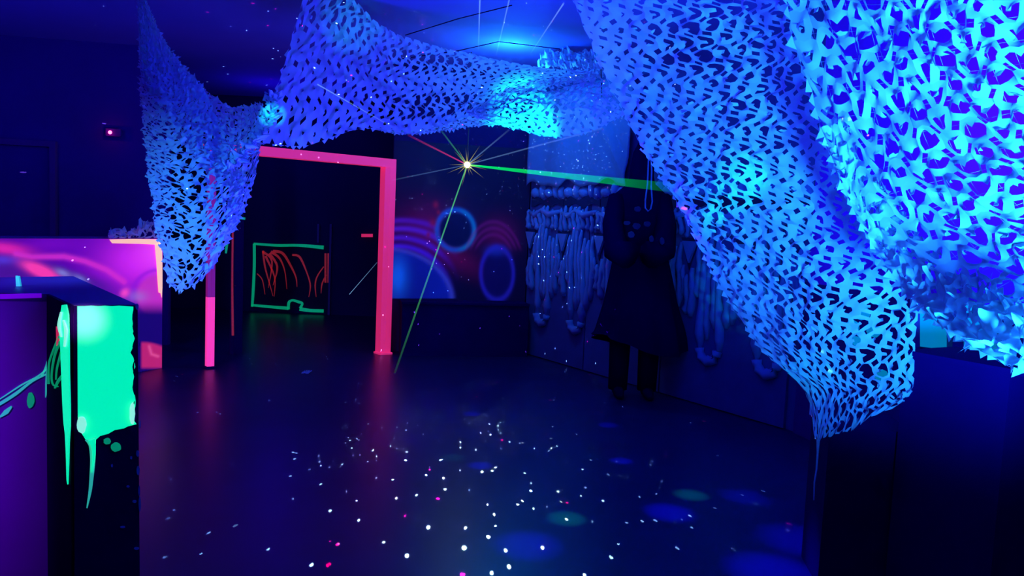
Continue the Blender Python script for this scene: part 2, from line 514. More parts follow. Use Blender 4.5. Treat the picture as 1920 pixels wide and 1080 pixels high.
def left_mural(px, py):
    C = np.tile(lin(88, 0, 150), (len(px), 1))
    C = lay(C, gblob(px, py, 20, 500, 60, 60) * 0.9, lin(45, 0, 120))
    C = lay(C, gblob(px, py, 262, 490, 75, 55) * 1.0, lin(205, 35, 200))
    C = lay(C, gblob(px, py, 300, 470, 40, 40) * 0.8, lin(245, 70, 210))
    C = lay(C, gblob(px, py, 95, 457, 60, 14) * 0.6, lin(125, 10, 165))
    C = lay(C, gblob(px, py, 10, 466, 45, 11, 0.12), lin(225, 35, 150))
    d = sdist(px, py, [(30, 476), (60, 482), (120, 481), (160, 490), (200, 506), (232, 528)])
    C = lay(C, np.exp(-(d / 6) ** 2) * 0.85, lin(215, 45, 175))
    below = sstep(py - (478 + np.maximum(px - 90, 0) * 0.32 * sstep(px, 60, 150)), 2, 26) * sstep(215 - px, -30, 40)
    C = lay(C, below * 0.85, lin(75, 20, 130))
    C = lay(C, np.clip(gblob(px, py, 76, 508, 34, 10, 0.42) * 1.7, 0, 1), lin(250, 60, 150))
    C = lay(C, gblob(px, py, 118, 512, 14, 6, 0.4), lin(125, 120, 175))
    C = lay(C, gblob(px, py, 150, 523, 14, 6, 0.45), lin(110, 105, 170))
    C = lay(C, np.clip(gblob(px, py, 3, 487, 30, 9) * 1.0, 0, 1) * 0.7, lin(90, 60, 190))
    # planet curve at lower right
    r = np.hypot((px - 300) / 1.0, (py - 556) / 0.95)
    C = lay(C, np.exp(-((r - 53) / 5) ** 2) * 0.6, lin(140, 20, 180))
    C = lay(C, sstep(50 - r, 0, 12), lin(190, 45, 165))
    C = lay(C, gblob(px, py, 258, 556, 18, 10) * 0.6, lin(150, 110, 175))
    C = lay(C, np.clip(gblob(px, py, 234, 549, 9, 7, -0.8), 0, 1), lin(250, 70, 170))
    navy = lin(22, 5, 95)
    C = lay(C, sstep(py, 560, 592), navy)
    C = lay(C, sstep(py, 638, 646) * sstep(700 - py, 6, 14) * sstep(px, 262, 268) * sstep(py - px * 0.35 - 545, -6, 2), lin(205, 40, 110) * 0.8)
    C = lay(C, np.exp(-(sdist(px, py, [(280, 650), (284, 664), (296, 668)]) / 3) ** 2) * 0.6, lin(240, 90, 140))
    C = lay(C, sstep(py, 692, 704), navy)
    C = lay(C, sstep(450 - py, 0, 5) * 0.5, lin(120, 10, 120))
    return C


# left painted partition
zt = 1.22
pA = PZ(303, 447, zt); pB = PZ(-60, 447, zt)
pA = FL(303, 690); zt = (PZ(303, 448, 1.2)).z
dA = (pA - Vector((0, 0, pA.z)))
# choose the height so that the foot and the top of the right edge share one vertical line
k = (ray(303, 448).z / math.hypot(ray(303, 448).x, ray(303, 448).y)) * math.hypot(pA.x, pA.y)
zt = CAM.z + k
pB = PZ(-40, 447, zt); pB.z = 0
pA = Vector((pA.x, pA.y, 0))
pu = (pA - pB).normalized(); pnn = Vector((pu.y, -pu.x, 0))
if pnn.dot(CAM - pA) < 0: pnn = -pnn
part = empty('painted_partition', (pA + pB) / 2, 'low partition with magenta and purple airbrushed planet mural, yellow taped corner', 'partition')
mb = MB(); mb.prism([pB, pA, pA - pnn * 0.12, pB - pnn * 0.12], 0, zt)
mb.build('panel', M['black'], part)
Lp = (pA - pB).length
grid_paint('mural', pB + pnn * 0.004 + Vector((0, 0, 0.0)), pu, Vector((0, 0, 1)), Lp, zt, 230, 260, left_mural, M['mural'], part)


def on_part(px, py, off=0.008):
    return onplane(px, py, pA + pnn * off, pnn)


def decal(name, pts, planefn, n, mt, parent, th=0.004):
    """thin raised patch of paint on a face; pts are its corners"""
    mb = MB(); mb.extr([planefn(x, y) for x, y in pts], Vector(n) * th)
    return mb.build(name, mt, parent)


decal('tape', [(205, 449), (250, 448), (301, 449), (303, 456), (296, 459), (262, 457), (210, 456)], on_part, pnn, M['yellow'], part)
decal('tape', [(290, 459), (303, 452), (304, 500), (304, 540), (303, 558), (301, 550), (297, 548), (295, 520), (293, 490)], on_part, pnn, M['yellow'], part)
mb = MB(); mb.box((pA + pB) / 2 + Vector((0, 0, zt + 0.008)) - pnn * 0.06, pu * (Lp / 2), pnn * 0.065, Vector((0, 0, 0.008)))
mb.build('cap_rail', M['countertop'], part)
# ------------------------------------------------------------------ back mural with planets
def back_mural(px, py):
    C = np.tile(lin(6, 2, 48), (len(px), 1))
    # purple and red haze
    C = lay(C, gblob(px, py, 800, 430, 50, 45) * 0.55, lin(115, 5, 85))
    C = lay(C, gblob(px, py, 850, 480, 60, 22, 0.5) * 0.5, lin(110, 5, 75))
    C = lay(C, gblob(px, py, 935, 440, 32, 32) * 0.45, lin(100, 5, 80))
    r = np.hypot(px - 735, (py - 575) * 0.95)
    for rr, wd, cc, al in [(152, 5, (85, 20, 165), .8), (138, 5, (90, 30, 190), .85), (122, 5, (80, 25, 190), .85), (107, 5, (70, 25, 200), .9), (92, 5, (85, 20, 165), .7)]:
        m_ = np.exp(-((r - rr * (1 + 0.0009 * (px - 735))) / wd) ** 2) * al * sstep(865 - px, 0, 70) * sstep(560 - py, 0, 12)
        C = lay(C, m_, lin(*cc))
    # half dome
    rd = np.hypot((px - 718) / 1.30, (py - 566))
    dome = sstep(102 - rd, 0, 6) * sstep(561 - py, 0, 3)
    C = lay(C, dome, lin(12, 30, 150))
    C = lay(C, dome * gblob(px, py, 745, 520, 18, 34), lin(15, 110, 230))
    C = lay(C, np.exp(-((rd - 100) / 4) ** 2) * sstep(561 - py, 0, 3) * 0.7, lin(60, 70, 190))
    # round planet ring
    r2 = np.hypot(px - 854, (py - 431) * 0.93)
    C = lay(C, sstep(36 - r2, 0, 10), lin(4, 8, 62))
    C = lay(C, np.exp(-((r2 - 35) / 4.5) ** 2) * 0.85, lin(10, 75, 170))
    C = lay(C, np.exp(-((r2 - 35) / 3) ** 2) * 0.6 * sstep(px - 850, 0, 25), lin(10, 120, 150))
    # oval ring
    r3 = np.hypot((px - 932) / 0.62, (py - 513))
    C = lay(C, sstep(50 - r3, 0, 12) * 0.9, lin(8, 5, 80))
    C = lay(C, np.exp(-((r3 - 49) / 6) ** 2) * 0.8, lin(35, 30, 165))
    C = lay(C, gblob(px, py, 930, 470, 18, 10) * 0.6, lin(25, 45, 165))
    for rr in (70, 82, 94):
        q = np.hypot((px - 925) / 0.6, (py - 510))
        C = lay(C, np.exp(-((q - rr) / 4) ** 2) * 0.4 * sstep(475 - py, 0, 20), lin(110, 20, 110))
    for (x, y, sx) in [(817, 384, 5), (811, 418, 6), (803, 440, 4), (822, 398, 3)]:
        C = lay(C, gblob(px, py, x, y, sx, sx * 1.3) * 0.8, lin(130, 15, 60))
    return C


def on_mural(px, py, off=0.01):
    return onplane(px, py, Vector((mw0.x, mw0.y, 0)) + mn * off, mn)


if mn.dot(CAM - mw0) < 0: mn = -mn
MW = (Vector((mw1.x, mw1.y, 0)) - Vector((mw0.x, mw0.y, 0))).length
mz0 = on_mural(850, 563).z; mz1 = 2.35
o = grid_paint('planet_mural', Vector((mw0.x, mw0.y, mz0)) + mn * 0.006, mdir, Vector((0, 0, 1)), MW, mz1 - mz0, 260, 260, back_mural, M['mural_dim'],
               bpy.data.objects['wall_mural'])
# low black ledge below the mural
mb = MB(); a = Vector((mw0.x, mw0.y, 0)) + mdir * 0.12; b = Vector((mw1.x, mw1.y, 0)) - mdir * 0.02
mb.prism([a + mn * 0.01, b + mn * 0.01, b + mn * 0.3, a + mn * 0.3], 0, mz0 - 0.02)
t = empty('bench', (a + b) / 2, 'long low black bench under the airbrushed planets', 'bench')
mb.build('base', M['black'], t)
mb = MB(); mb.prism([a + mn * 0.01 - mdir * .01, b + mn * 0.01, b + mn * 0.32, a + mn * 0.32 - mdir * .01], mz0 - 0.02, mz0 + 0.005)
mb.build('seat', M['black'], t)

# ------------------------------------------------------------------ far painting in the passage
FY = 11.6


def on_far(px, py, off=0.0):
    return onplane(px, py, Vector((0, FY - off, 0)), Vector((0, 1, 0)))


NB = Vector((0, -1, 0))
t = empty('framed_painting', on_far(540, 580), 'green outlined square painting of red brush strokes on far dark wall', 'painting')
decal('backing', [(476, 458), (618, 462), (618, 582), (476, 576)], lambda x, y: on_far(x, y, 0.01), NB, mat('painting_black', (0.02, 0.004, 0.04), rough=0.8), t)


def ribbon(name, pts, widths, planefn, n, mt, parent, th=0.004):
    """tapering brush stroke along a polyline"""
    pts = catmull(pts, 5)
    L = len(pts)
    ws = np.interp(np.linspace(0, 1, L), np.linspace(0, 1, len(widths)), widths)
    mb = MB()
    up = []; dn = []
    for i, (x, y) in enumerate(pts):
        a = pts[max(0, i - 1)]; b = pts[min(L - 1, i + 1)]
        dx, dy = b[0] - a[0], b[1] - a[1]; l = math.hypot(dx, dy) + 1e-9
        up.append((x - dy / l * ws[i] / 2, y + dx / l * ws[i] / 2)); dn.append((x + dy / l * ws[i] / 2, y - dx / l * ws[i] / 2))
    V = [planefn(*q) for q in up] + [planefn(*q) for q in dn]
    nn = Vector(n) * th
    V2 = [v + nn for v in V]
    fs = []
    for i in range(L - 1):
        fs.append((2 * L + i, 2 * L + i + 1, 3 * L + i + 1, 3 * L + i))
        fs.append((i, i + 1, 2 * L + i + 1, 2 * L + i))
        fs.append((L + i, 3 * L + i, 3 * L + i + 1, L + i + 1))
    fs.append((0, 2 * L, 3 * L, L)); fs.append((L - 1, 2 * L - 1, 4 * L - 1, 3 * L - 1))
    mb.add(V + V2, fs)
    return mb.build(name, mt, parent)


def catmull(pts, n):
    if len(pts) < 3: return [tuple(p) for p in pts]
    P_ = [pts[0]] + list(pts) + [pts[-1]]
    out = []
    for i in range(1, len(P_) - 2):
        p0, p1, p2, p3 = [np.array(q, float) for q in P_[i - 1:i + 3]]
        for k in range(n):
            u = k / n
            out.append(tuple(0.5 * ((2 * p1) + (-p0 + p2) * u + (2 * p0 - 5 * p1 + 4 * p2 - p3) * u * u + (-p0 + 3 * p1 - 3 * p2 + p3) * u ** 3)))
    out.append(tuple(pts[-1]))
    return out


pf = lambda x, y: on_far(x, y, 0.02)
for pts, w in [([(476, 457), (520, 460), (560, 460), (607, 464)], [4, 5, 5, 7]), ([(477, 457), (477, 500), (475, 545), (473, 575)], [5, 5, 5, 4]),
               ([(472, 572), (505, 575), (541, 578)], [4, 5, 6]), ([(562, 579), (580, 582), (607, 583)], [7, 6, 6]),
               ([(541, 580), (542, 567), (549, 563), (560, 566), (567, 569), (563, 578)], [5, 5, 4, 5, 4, 5])]:
    ribbon('green_border', pts, w, pf, NB, M['dimgreen'], t, 0.012)
for pts, w in [([(493, 470), (497, 500), (505, 530), (512, 555)], [6, 5, 3, 1]), ([(493, 472), (510, 490), (503, 540)], [8, 5, 1]),
               ([(508, 472), (524, 484), (534, 508), (538, 542)], [10, 6, 3, 1]), ([(512, 471), (530, 475), (545, 498), (555, 520), (557, 538)], [9, 8, 6, 4, 1]),
               ([(548, 478), (562, 482), (575, 510), (582, 535), (579, 557)], [6, 7, 4, 4, 1]), ([(498, 480), (515, 520), (514, 556)], [7, 4, 1]),
               ([(482, 513), (492, 525), (497, 552)], [3, 3, 1]), ([(607, 500), (595, 518), (591, 535), (593, 557)], [3, 4, 4, 1]),
               ([(612, 515), (604, 532), (602, 550)], [4, 4, 1]), ([(505, 475), (520, 500), (512, 535)], [8, 6, 1])]:
    ribbon('red_stroke', pts, [q_ * .6 for q_ in w], pf, NB, M['red'], t, 0.006)
for x in (610.5, 616):
    o = decal('pink_bar', [(x - 2, 475), (x + 1.6, 475), (x + 1.4, 530), (x - 2, 530)], pf, NB, M['red'], t)
o = decal('tab_sign', [(678, 438.5), (699, 438.5), (699, 444.5), (678, 444.5)], pf, NB, M['pink'], None, 0.02)
tag(o, 'tiny red tab on dark far wall just left of pink post', 'sign')
# faint edges of the passage
for x in (598, 619):
    mb = MB(); a = on_far(x, 420); b = on_far(x, 640 if x > 600 else 455)
    mb.box((a + b) / 2 + NB * 0.03, Vector((0.015, 0, 0)), NB * 0.02, Vector((0, 0, (a.z - b.z) / 2)))
    tag(mb.build('wall_batten', M['frame']), 'thin dark vertical batten ' + ('above the green outlined painting' if x < 600 else 'at right side of the green outlined painting'), 'batten')

# red edged post and green smears between the left post and the painting
c = FL(437, 665); c.z = 0
t = empty('edge_post', c, 'thin black post edged with red paint and green smears left of painting', 'post')
za, zb = 1.5 - 0, 0
mb = MB(); mb.prism([c + Vector((-0.04, 0, 0)), c + Vector((0.01, -0.02, 0)), c + Vector((0.06, 0.1, 0)), c + Vector((0.0, 0.12, 0))], 0, 2.1)
mb.build('core', M['black'], t)
pc = lambda x, y: onplane(x, y, c + Vector((0, -0.025, 0)), Vector((0, 1, 0)))
ribbon('red_edge', [(437, 418), (436, 500), (436, 560), (437, 629)], [3, 3, 3.5, 4], pc, NB, M['red'], t, 0.01)
ribbon('green_smear', [(425, 409), (442, 408), (460, 410)], [3, 6, 4], pc, NB, M['dimgreen'], t, 0.01)
ribbon('green_smear', [(430, 435), (426, 455), (424, 475)], [5, 5, 3], pc, NB, M['dimgreen'], t, 0.01)

# ------------------------------------------------------------------ faint door frame and LED on the left wall
wl = Vector((-3.75, 8.4, 0)); wd_ = (Vector((-7, 7.9, 0)) - wl).normalized(); wn = Vector((wd_.y, -wd_.x, 0))
if wn.dot(CAM - wl) < 0: wn = -wn


def on_left(px, py, off=0.03):
    return onplane(px, py, wl + wn * off, wn)


t = empty('dark_door_frame', Vector((on_left(100, 400).x, on_left(100, 400).y, 0)), 'faint violet door frame on the dark wall above the partition', 'door frame')
a = on_left(100, 276)
mb = MB(); ctr = Vector((a.x, a.y, a.z / 2)); mb.box(ctr, wd_ * 0.028, wn * 0.03, Vector((0, 0, a.z / 2))); mb.build('jamb', M['frame'], t)
b = on_left(-80, 275)
mb = MB(); ctr = Vector(((a.x + b.x) / 2, (a.y + b.y) / 2, a.z + 0.03)); mb.box(ctr, wd_ * ((b - a).length / 2 + 0.03), wn * 0.03, Vector((0, 0, 0.03)))
mb.build('head_rail', M['frame'], t)
a = on_left(206, 248, 0.06)
t = empty('alarm_sensor', a, 'small dark alarm sensor with glowing red light on left wall', 'sensor')
mb = MB(); mb.box(a - wn * 0.03 + wd_ * -0.03, wd_ * 0.075, wn * 0.025, Vector((0, 0, 0.04))); mb.build('housing', M['dark'], t)
mb = MB(); mb.tube([a - wn * 0.01, a + wn * 0.012], [0.022, 0.012], 10); mb.build('indicator_light', M['led'], t)
lamp('alarm_glow', 'POINT', a + wn * 0.05, 0.12, (1, 0.02, 0.2), radius=0.01)

# ------------------------------------------------------------------ black counter block with green paint
HB = 1.15
q = lambda x, y: PZ(x, y, HB)
A_, B_, C_, D_ = q(256, 571), q(138, 572), q(92, 551), q(-120, 547)
E_, F_ = q(-120, 522), q(137, 518)
t = empty('counter_block', (A_ + B_) / 2 - Vector((0, 0, HB)), 'black counter block with dripping fluorescent green paint on its end', 'counter')
mb = MB(); mb.prism([(p.x, p.y) for p in (A_, B_, C_, D_, E_, F_)], 0, HB - 0.03)
mb.build('body', M['counter'], t)
cx = sum((p for p in (A_, B_, C_, D_, E_, F_)), Vector()) / 6
mb = MB(); mb.prism([((p - cx) * 1.008 + cx)[:2] for p in (A_, B_, C_, D_, E_, F_)], HB - 0.03, HB)
mb.build('worktop', M['countertop'], t)


def face(a, b):
    d = Vector((b.x - a.x, b.y - a.y, 0)).normalized(); n = Vector((d.y, -d.x, 0))
    if n.dot(CAM - a) < 0: n = -n
    return d, n


dE, nE = face(B_, A_)
dS, nS = face(C_, B_)
dP, nP = face(D_, C_)
fe = lambda x, y: onplane(x, y, B_ + nE * 0.012, nE)
fs_ = lambda x, y: onplane(x, y, B_ + nS * 0.012, nS)
fp = lambda x, y: onplane(x, y, C_ + nP * 0.001, nP)
# black end board and frame strips
decal('end_board', [(138, 573), (258, 573), (262, 1090), (140, 1090)], lambda x, y: onplane(x, y, B_ + nE * 0.002, nE), nE, M['black'], t, 0.01)
decal('side_board', [(92, 552), (137, 573), (139, 1090), (92, 1090)], lambda x, y: onplane(x, y, B_ + nS * 0.002, nS), nS, M['black'], t, 0.008)
# main green patch with wavy edge and drips
right = [(250, 575)]
for i in range(24):
    y = 580 + i * 9
    right.append((250 - 2.5 * math.sin(i * 0.9) - (4 if i in (5, 9, 13) else 0) + i * 0.10, y))
poly = [(145, 574)] + [(145 + 13 * i, 573 + (i % 2)) for i in range(1, 8)] + right + [(256, 795), (240, 799), (232, 803), (215, 806), (203, 813), (188, 817), (180, 824), (176, 822), (168, 827), (160, 823), (153, 812), (147, 803), (146, 780)]
decal('green_paint', poly, fe, nE, M['green'], t, 0.003)
ribbon('paint_drip', [(170, 822), (173, 835), (174, 860), (172, 890), (169, 920), (163, 952)], [22, 13, 10, 8, 6, 2], lambda x, y: fe(x, y), nE, M['teal'], t, 0.005)
ribbon('paint_drip', [(172, 824), (176, 840), (175, 862), (172, 886)], [14, 7, 3, 1], lambda x, y: onplane(x, y, B_ + nE * 0.02, nE), nE, M['green'], t, 0.004)
pE2 = lambda x, y: onplane(x, y, B_ + nE * 0.018, nE)


def blob(cx_, cy_, rx, ry, seed=0, n=14):
    return [(cx_ + rx * math.cos(2 * math.pi * k / n) * (1 + 0.08 * math.sin(3 * k + seed)), cy_ + ry * math.sin(2 * math.pi * k / n) * (1 + 0.08 * math.cos(2 * k + seed))) for k in range(n)]


decal('paint_glob', blob(153, 796, 9, 16, 1), pE2, nE, M['palegreen'], t, 0.006)
decal('paint_glob', blob(248, 775, 5, 21, 2), pE2, nE, M['palegreen'], t, 0.006)
decal('paint_spot', blob(201, 827, 7, 6, 3), fe, nE, M['dimgreen'], t, 0.004)
decal('paint_spot', blob(217.5, 838, 10, 8.5, 4), fe, nE, M['dimgreen'], t, 0.004)
# chipped violet-white flecks on the right edge of the end board
fk = mat('chipped_edge', (0.35, 0.2, 0.6), rough=0.8)
for (x, y, rx, ry) in [(261, 690, 1.5, 6), (262, 795, 2, 8), (258, 850, 3, 6), (259, 882, 3, 9), (261, 920, 2, 10), (262, 945, 2.4, 14), (252, 940, 4, 2.5), (256, 1028, 5, 2.5),
                       (210, 873, 2, 3), (246, 858, 2, 3), (240, 912, 3, 2), (230, 988, 5, 2), (262, 645, 1.2, 5), (257, 575, 3, 6)]:
    decal('chip', blob(x, y, rx, ry, x), fe, nE, fk, t, 0.003)
for i in range(5):   # dark flakes biting into the green edge
    ribbon('black_runnel', [(252, 600 + i * 38), (250, 612 + i * 38), (252, 626 + i * 38)], [1, 3.5, 1], pE2, nE, M['groove'], t, 0.002)
# green stripe on the side face, tapering into a drip
decal('green_stripe', [(118, 572), (126, 571), (130, 590), (131, 640), (131.5, 700), (133, 760), (133, 800), (131, 830), (130, 870), (128.5, 908), (127, 900), (126, 860), (124, 815), (121, 790), (119, 755), (117, 700), (115, 650), (112, 610)], fs_, nS, M['green'], t, 0.004)
for pts, w in [([(116, 585), (112, 610), (116, 632)], [2, 5, 1]), ([(120, 600), (125, 620), (122, 650)], [2, 5, 2])]:
    ribbon('pale_smear', pts, w, lambda x, y: onplane(x, y, B_ + nS * 0.018, nS), nS, M['palegreen'], t, 0.004)
decal('coral_smear', [(107, 612), (111, 622), (112, 645), (108, 650)], fs_, nS, M['pink'], t, 0.004)
# looping strands between the stripe and the front board
for pts, w in [([(114, 640), (104, 665), (98, 700), (100, 720), (110, 725)], [4, 3, 2, 2, 2]), ([(116, 660), (108, 690), (106, 712)], [3, 2, 1]),
               ([(112, 630), (96, 670), (92, 690), (92, 720)], [3, 2, 2, 3]), ([(118, 705), (110, 715), (104, 728)], [5, 4, 2])]:
    ribbon('paint_strand', pts, w, fs_, nS, M['dimgreen'], t, 0.004)
fpt = lambda x, y: fp(x, y)
for pts, w in [([(-30, 772), (0, 757), (30, 738), (60, 715), (86, 702)], [6, 6, 6, 4, 3]), ([(-30, 764), (0, 748), (40, 722), (70, 706), (90, 690)], [2, 2, 3, 3, 2]), ([(90, 688), (88, 720), (86, 745)], [6, 5, 1]), ([(57, 736), (58, 744), (58, 752), (57, 760), (56, 765)], [5, 12, 14, 10, 2]), ([(0, 782), (12, 772), (22, 762)], [2, 9, 3]), ([(78, 705), (86, 690), (91, 670)], [3, 4, 2])]:
    ribbon('green_swipe', pts, w, fpt, nP, M['teal'] if w[0] != 5 else M['dimgreen'], t, 0.004)
# magenta line under the worktop of the front board
ribbon('magenta_line', [(-100, 557), (0, 556), (40, 555), (78, 554)], [9, 9, 9, 8], fpt, nP, mat('magenta_line', (0.7, 0.02, 0.9), emit=(0.22, 0.0, 0.85), estr=0.45), t, 0.003)
# little glowing tag standing behind the counter
a = PZ(33, 537, HB)
mb = MB(); mb.extr([P(29, 517, a.y * 1.0), P(35, 518, a.y), P(38, 537, a.y), P(30, 537, a.y)], Vector((0, 0.01, 0)))
tag(mb.build('marker_stick', M['teal']), 'tiny glowing teal marker standing on the counter top', 'marker')

# ------------------------------------------------------------------ nets
def bic(ctrl, n_u, n_v):
    """ctrl rows x cols x 3 -> dense grid by Catmull-Rom in both directions"""
    def interp(A, n):
        # along axis 0
        K = A.shape[0]
        Ap = np.concatenate([2 * A[:1] - A[1:2], A, 2 * A[-1:] - A[-2:-1]], 0)
        ts = np.linspace(0, K - 1 - 1e-9, n)
        i = ts.astype(int); u = (ts - i)[:, None, None]
        p0, p1, p2, p3 = Ap[i], Ap[i + 1], Ap[i + 2], Ap[i + 3]
        return 0.5 * (2 * p1 + (p2 - p0) * u + (2 * p0 - 5 * p1 + 4 * p2 - p3) * u * u + (3 * p1 - p0 - 3 * p2 + p3) * u ** 3)
    B = interp(ctrl, n_v)
    B = np.swapaxes(interp(np.swapaxes(B, 0, 1), n_u), 0, 1)
    return B


# outline of one cut leaf opening in a cell (a bent lens), by angle
NA = 12
TH = np.arange(NA) * 2 * np.pi / NA


def net_sheet(name, rows, parent, cell=0.075, hole=0.8, curl=0.25, seed=0, frill=('b',), frill_len=0.5, holefn=None, rag=0.012, cords=False, flap=True, label=None, wave=1.0):
    rg = np.random.default_rng(seed)
    ctrl = np.array([[list(P(*c)) for c in r] for r in rows], float)
    D = bic(ctrl, 90, 90)
    # mean arclength in both directions
    du = np.linalg.norm(np.diff(D, axis=1), axis=2); dv = np.linalg.norm(np.diff(D, axis=0), axis=2)
    Lu = du.sum(1).mean(); Lv = dv.sum(0).mean()
    cu = np.concatenate([[0], np.cumsum(du.mean(0))]); cu /= cu[-1]
    cv = np.concatenate([[0], np.cumsum(dv.mean(1))]); cv /= cv[-1]
    nu = max(3, int(round(Lu / cell))); nv = max(3, int(round(Lv / cell)))
    lin_ = np.linspace(0, 1, 90)
    gv, gu = np.gradient(D, axis=0), np.gradient(D, axis=1)
    NN = np.cross(gu, gv); NN /= (np.linalg.norm(NN, axis=2, keepdims=True) + 1e-9)
    mid = D[45, 45]
    if np.dot(NN[45, 45], np.array(CAM) - mid) < 0: NN = -NN

    def S(u, v, off):
        a = np.interp(np.clip(u, 0, 1), cu, lin_) * 89; b = np.interp(np.clip(v, 0, 1), cv, lin_) * 89
        i = np.clip(a.astype(int), 0, 88); j = np.clip(b.astype(int), 0, 88)
        fu = (a - i)[..., None]; fv = (b - j)[..., None]
        q = lambda X: (X[j, i] * (1 - fu) + X[j, i + 1] * fu) * (1 - fv) + (X[j + 1, i] * (1 - fu) + X[j + 1, i + 1] * fu) * fv
        n = q(NN)
        return q(D) + n * off[..., None]

    I, J = np.meshgrid(np.arange(nu), np.arange(nv)); I = I.ravel(); J = J.ravel(); n = len(I)
    # boundary ring: 12 points on the unit square outline
    sq = []
    for th in TH + np.pi / 12 * 0:
        c, s = math.cos(th), math.sin(th)
        k_ = 0.5 / max(abs(c), abs(s)); sq.append((c * k_, s * k_))
    sq = np.array(sq)
    # snap to a 1/... lattice so neighbours share points: 12 points are E,(.5,.289),( .289,.5),N ...
    size = rg.uniform(0.7, 1.12, n) * hole
    if holefn is not None:
        size = size * holefn((I + .5) / nu, (J + .5) / nv)
    size = np.clip(size, 0.02, 1.15)
    tilt = rg.normal(0, 0.16, n)
    B12 = np.array([(.40, -.02), (.32, .17), (.10, .31), (-.16, .45), (-.22, .27), (-.20, .13), (-.04, .01), (-.24, -.10), (-.24, -.26), (-.04, -.44), (.16, -.33), (.34, -.19)])
    flip = np.where(rg.random(n) > 0.18, 1.0, -1.0)[:, None]
    bx_ = np.where(flip > 0, B12[None, :, 0], B12[None, (-np.arange(NA)) % NA, 0])
    by_ = np.where(flip > 0, B12[None, :, 1], -B12[None, (-np.arange(NA)) % NA, 1])
    hx = (bx_ + rg.normal(0, .025, (n, NA))) * size[:, None] * 1.08
    hy = (by_ + rg.normal(0, .025, (n, NA))) * size[:, None] * 1.05
    ct, st = np.cos(tilt)[:, None], np.sin(tilt)[:, None]
    hx, hy = hx * ct - hy * st, hx * st + hy * ct
    hx = np.clip(hx, -0.47, 0.47); hy = np.clip(hy, -0.47, 0.47)

    stag = (J % 2) * 0.0

    def warp(X, Y):
        # X,Y in cell units over the whole sheet: an S-shaped weave
        Xw = X + wave * 0.25 * np.sin(np.pi * Y) * np.clip(np.minimum(X, nu - X), 0, 1)
        Yw = Y + wave * (0.07 * np.sin(np.pi * X) + 0.22 * np.sin(X * 0.55 + Y * 0.31 + seed)) * np.clip(np.minimum(Y, nv - Y), 0, 1)
        return Xw, Yw

    def place(X, Y, off):
        Xw, Yw = warp(X, Y)
        base = rag * (np.sin(X * 2.1 + Y * 0.9 + seed) + np.sin(Y * 2.7 - X * 1.3) + 0.7 * np.sin(X * 5.1 + Y * 4.3)) / 2
        return S(Xw / nu, Yw / nv, off + base)

    ox = I[:, None] + 0.5 + sq[None, :, 0]; oy = J[:, None] + 0.5 + sq[None, :, 1]
    ix = I[:, None] + 0.5 + hx; iy = J[:, None] + 0.5 + hy
    phase = rg.uniform(0, 6.28, n)[:, None]
    amp = curl * cell * rg.uniform(0.3, 1.3, n)[:, None]
    ioff = amp * np.sin(TH[None, :] + phase)
    mx_, my_ = (ox * 0.5 + ix * 0.5), (oy * 0.5 + iy * 0.5)
    R1 = place(ox, oy, np.zeros_like(ox)); R2 = place(mx_, my_, ioff * 0.35); R3 = place(ix, iy, ioff)
    V = np.stack([R1, R2, R3], 1).reshape(-1, 3)      # n,3,NA
    base = (np.arange(n) * 3 * NA)[:, None]
    k0 = np.arange(NA)[None, :]; k1 = (k0 + 1) % NA
    Fc = []
    for r in (0, 1):
        Fc.append(np.stack([base + r * NA + k0, base + r * NA + k1, base + (r + 1) * NA + k1, base + (r + 1) * NA + k0], -1).reshape(-1, 4))
    quads = np.concatenate(Fc)
    verts = [V]; nb = len(V); allq = [quads]; tris = []
    # curled leaf flap hinged on one side of the hole
    if flap:
        sel = np.where((size > 0.45) & (rg.random(n) < 0.65))[0]
        side = np.where(rg.random(len(sel)) > 0.3, 1.0, -1.0)
        hxm = hx[sel]; hym = hy[sel]
        kk = np.where(rg.random(len(sel)) < 0.7, 6, rg.integers(0, NA, len(sel)))
        a0 = (kk - 1) % NA; a1 = kk; a2 = (kk + 1) % NA
        r_ = np.arange(len(sel))
        cxs = I[sel] + 0.5 + hxm.mean(1); cys = J[sel] + 0.5 + hym.mean(1)
        def pt(a): return I[sel] + 0.5 + hxm[r_, a], J[sel] + 0.5 + hym[r_, a]
        (x0, y0), (x1, y1), (x2, y2) = pt(a0), pt(a1), pt(a2)
        reach = rg.uniform(0.25, 0.8, len(sel)); lift = rg.uniform(0.12, 0.38, len(sel)) * cell * np.sign(rg.random(len(sel)) - 0.25) * max(curl, .2) * 3
        mxs, mys = x1 + (cxs - x1) * reach * 0.6, y1 + (cys - y1) * reach * 0.6
        ex, ey = x1 + (cxs - x1) * reach * 1.25, y1 + (cys - y1) * reach * 1.25
        dx, dy = (x2 - x0) * 0.42, (y2 - y0) * 0.42
        o0 = ioff[sel, a0]; o1 = ioff[sel, a1]; o2 = ioff[sel, a2]
        p = [place(x0, y0, o0), place(x1, y1, o1), place(x2, y2, o2),
             place(mxs - dx, mys - dy, lift * .8), place(mxs + dx, mys + dy, lift * .8), place(ex - dx * .8, ey - dy * .8, lift * 1.1), place(ex + dx * .9, ey + dy * .9, lift * 1.2)]
        Vf = np.stack(p, 1).reshape(-1, 3); b = nb + np.arange(len(sel)) * 7
        verts.append(Vf); nb += len(Vf)
        allq.append(np.stack([b + 0, b + 1, b + 4, b + 3], -1)); allq.append(np.stack([b + 3, b + 4, b + 6, b + 5], -1))
        tris.append(np.stack([b + 1, b + 2, b + 4], -1))
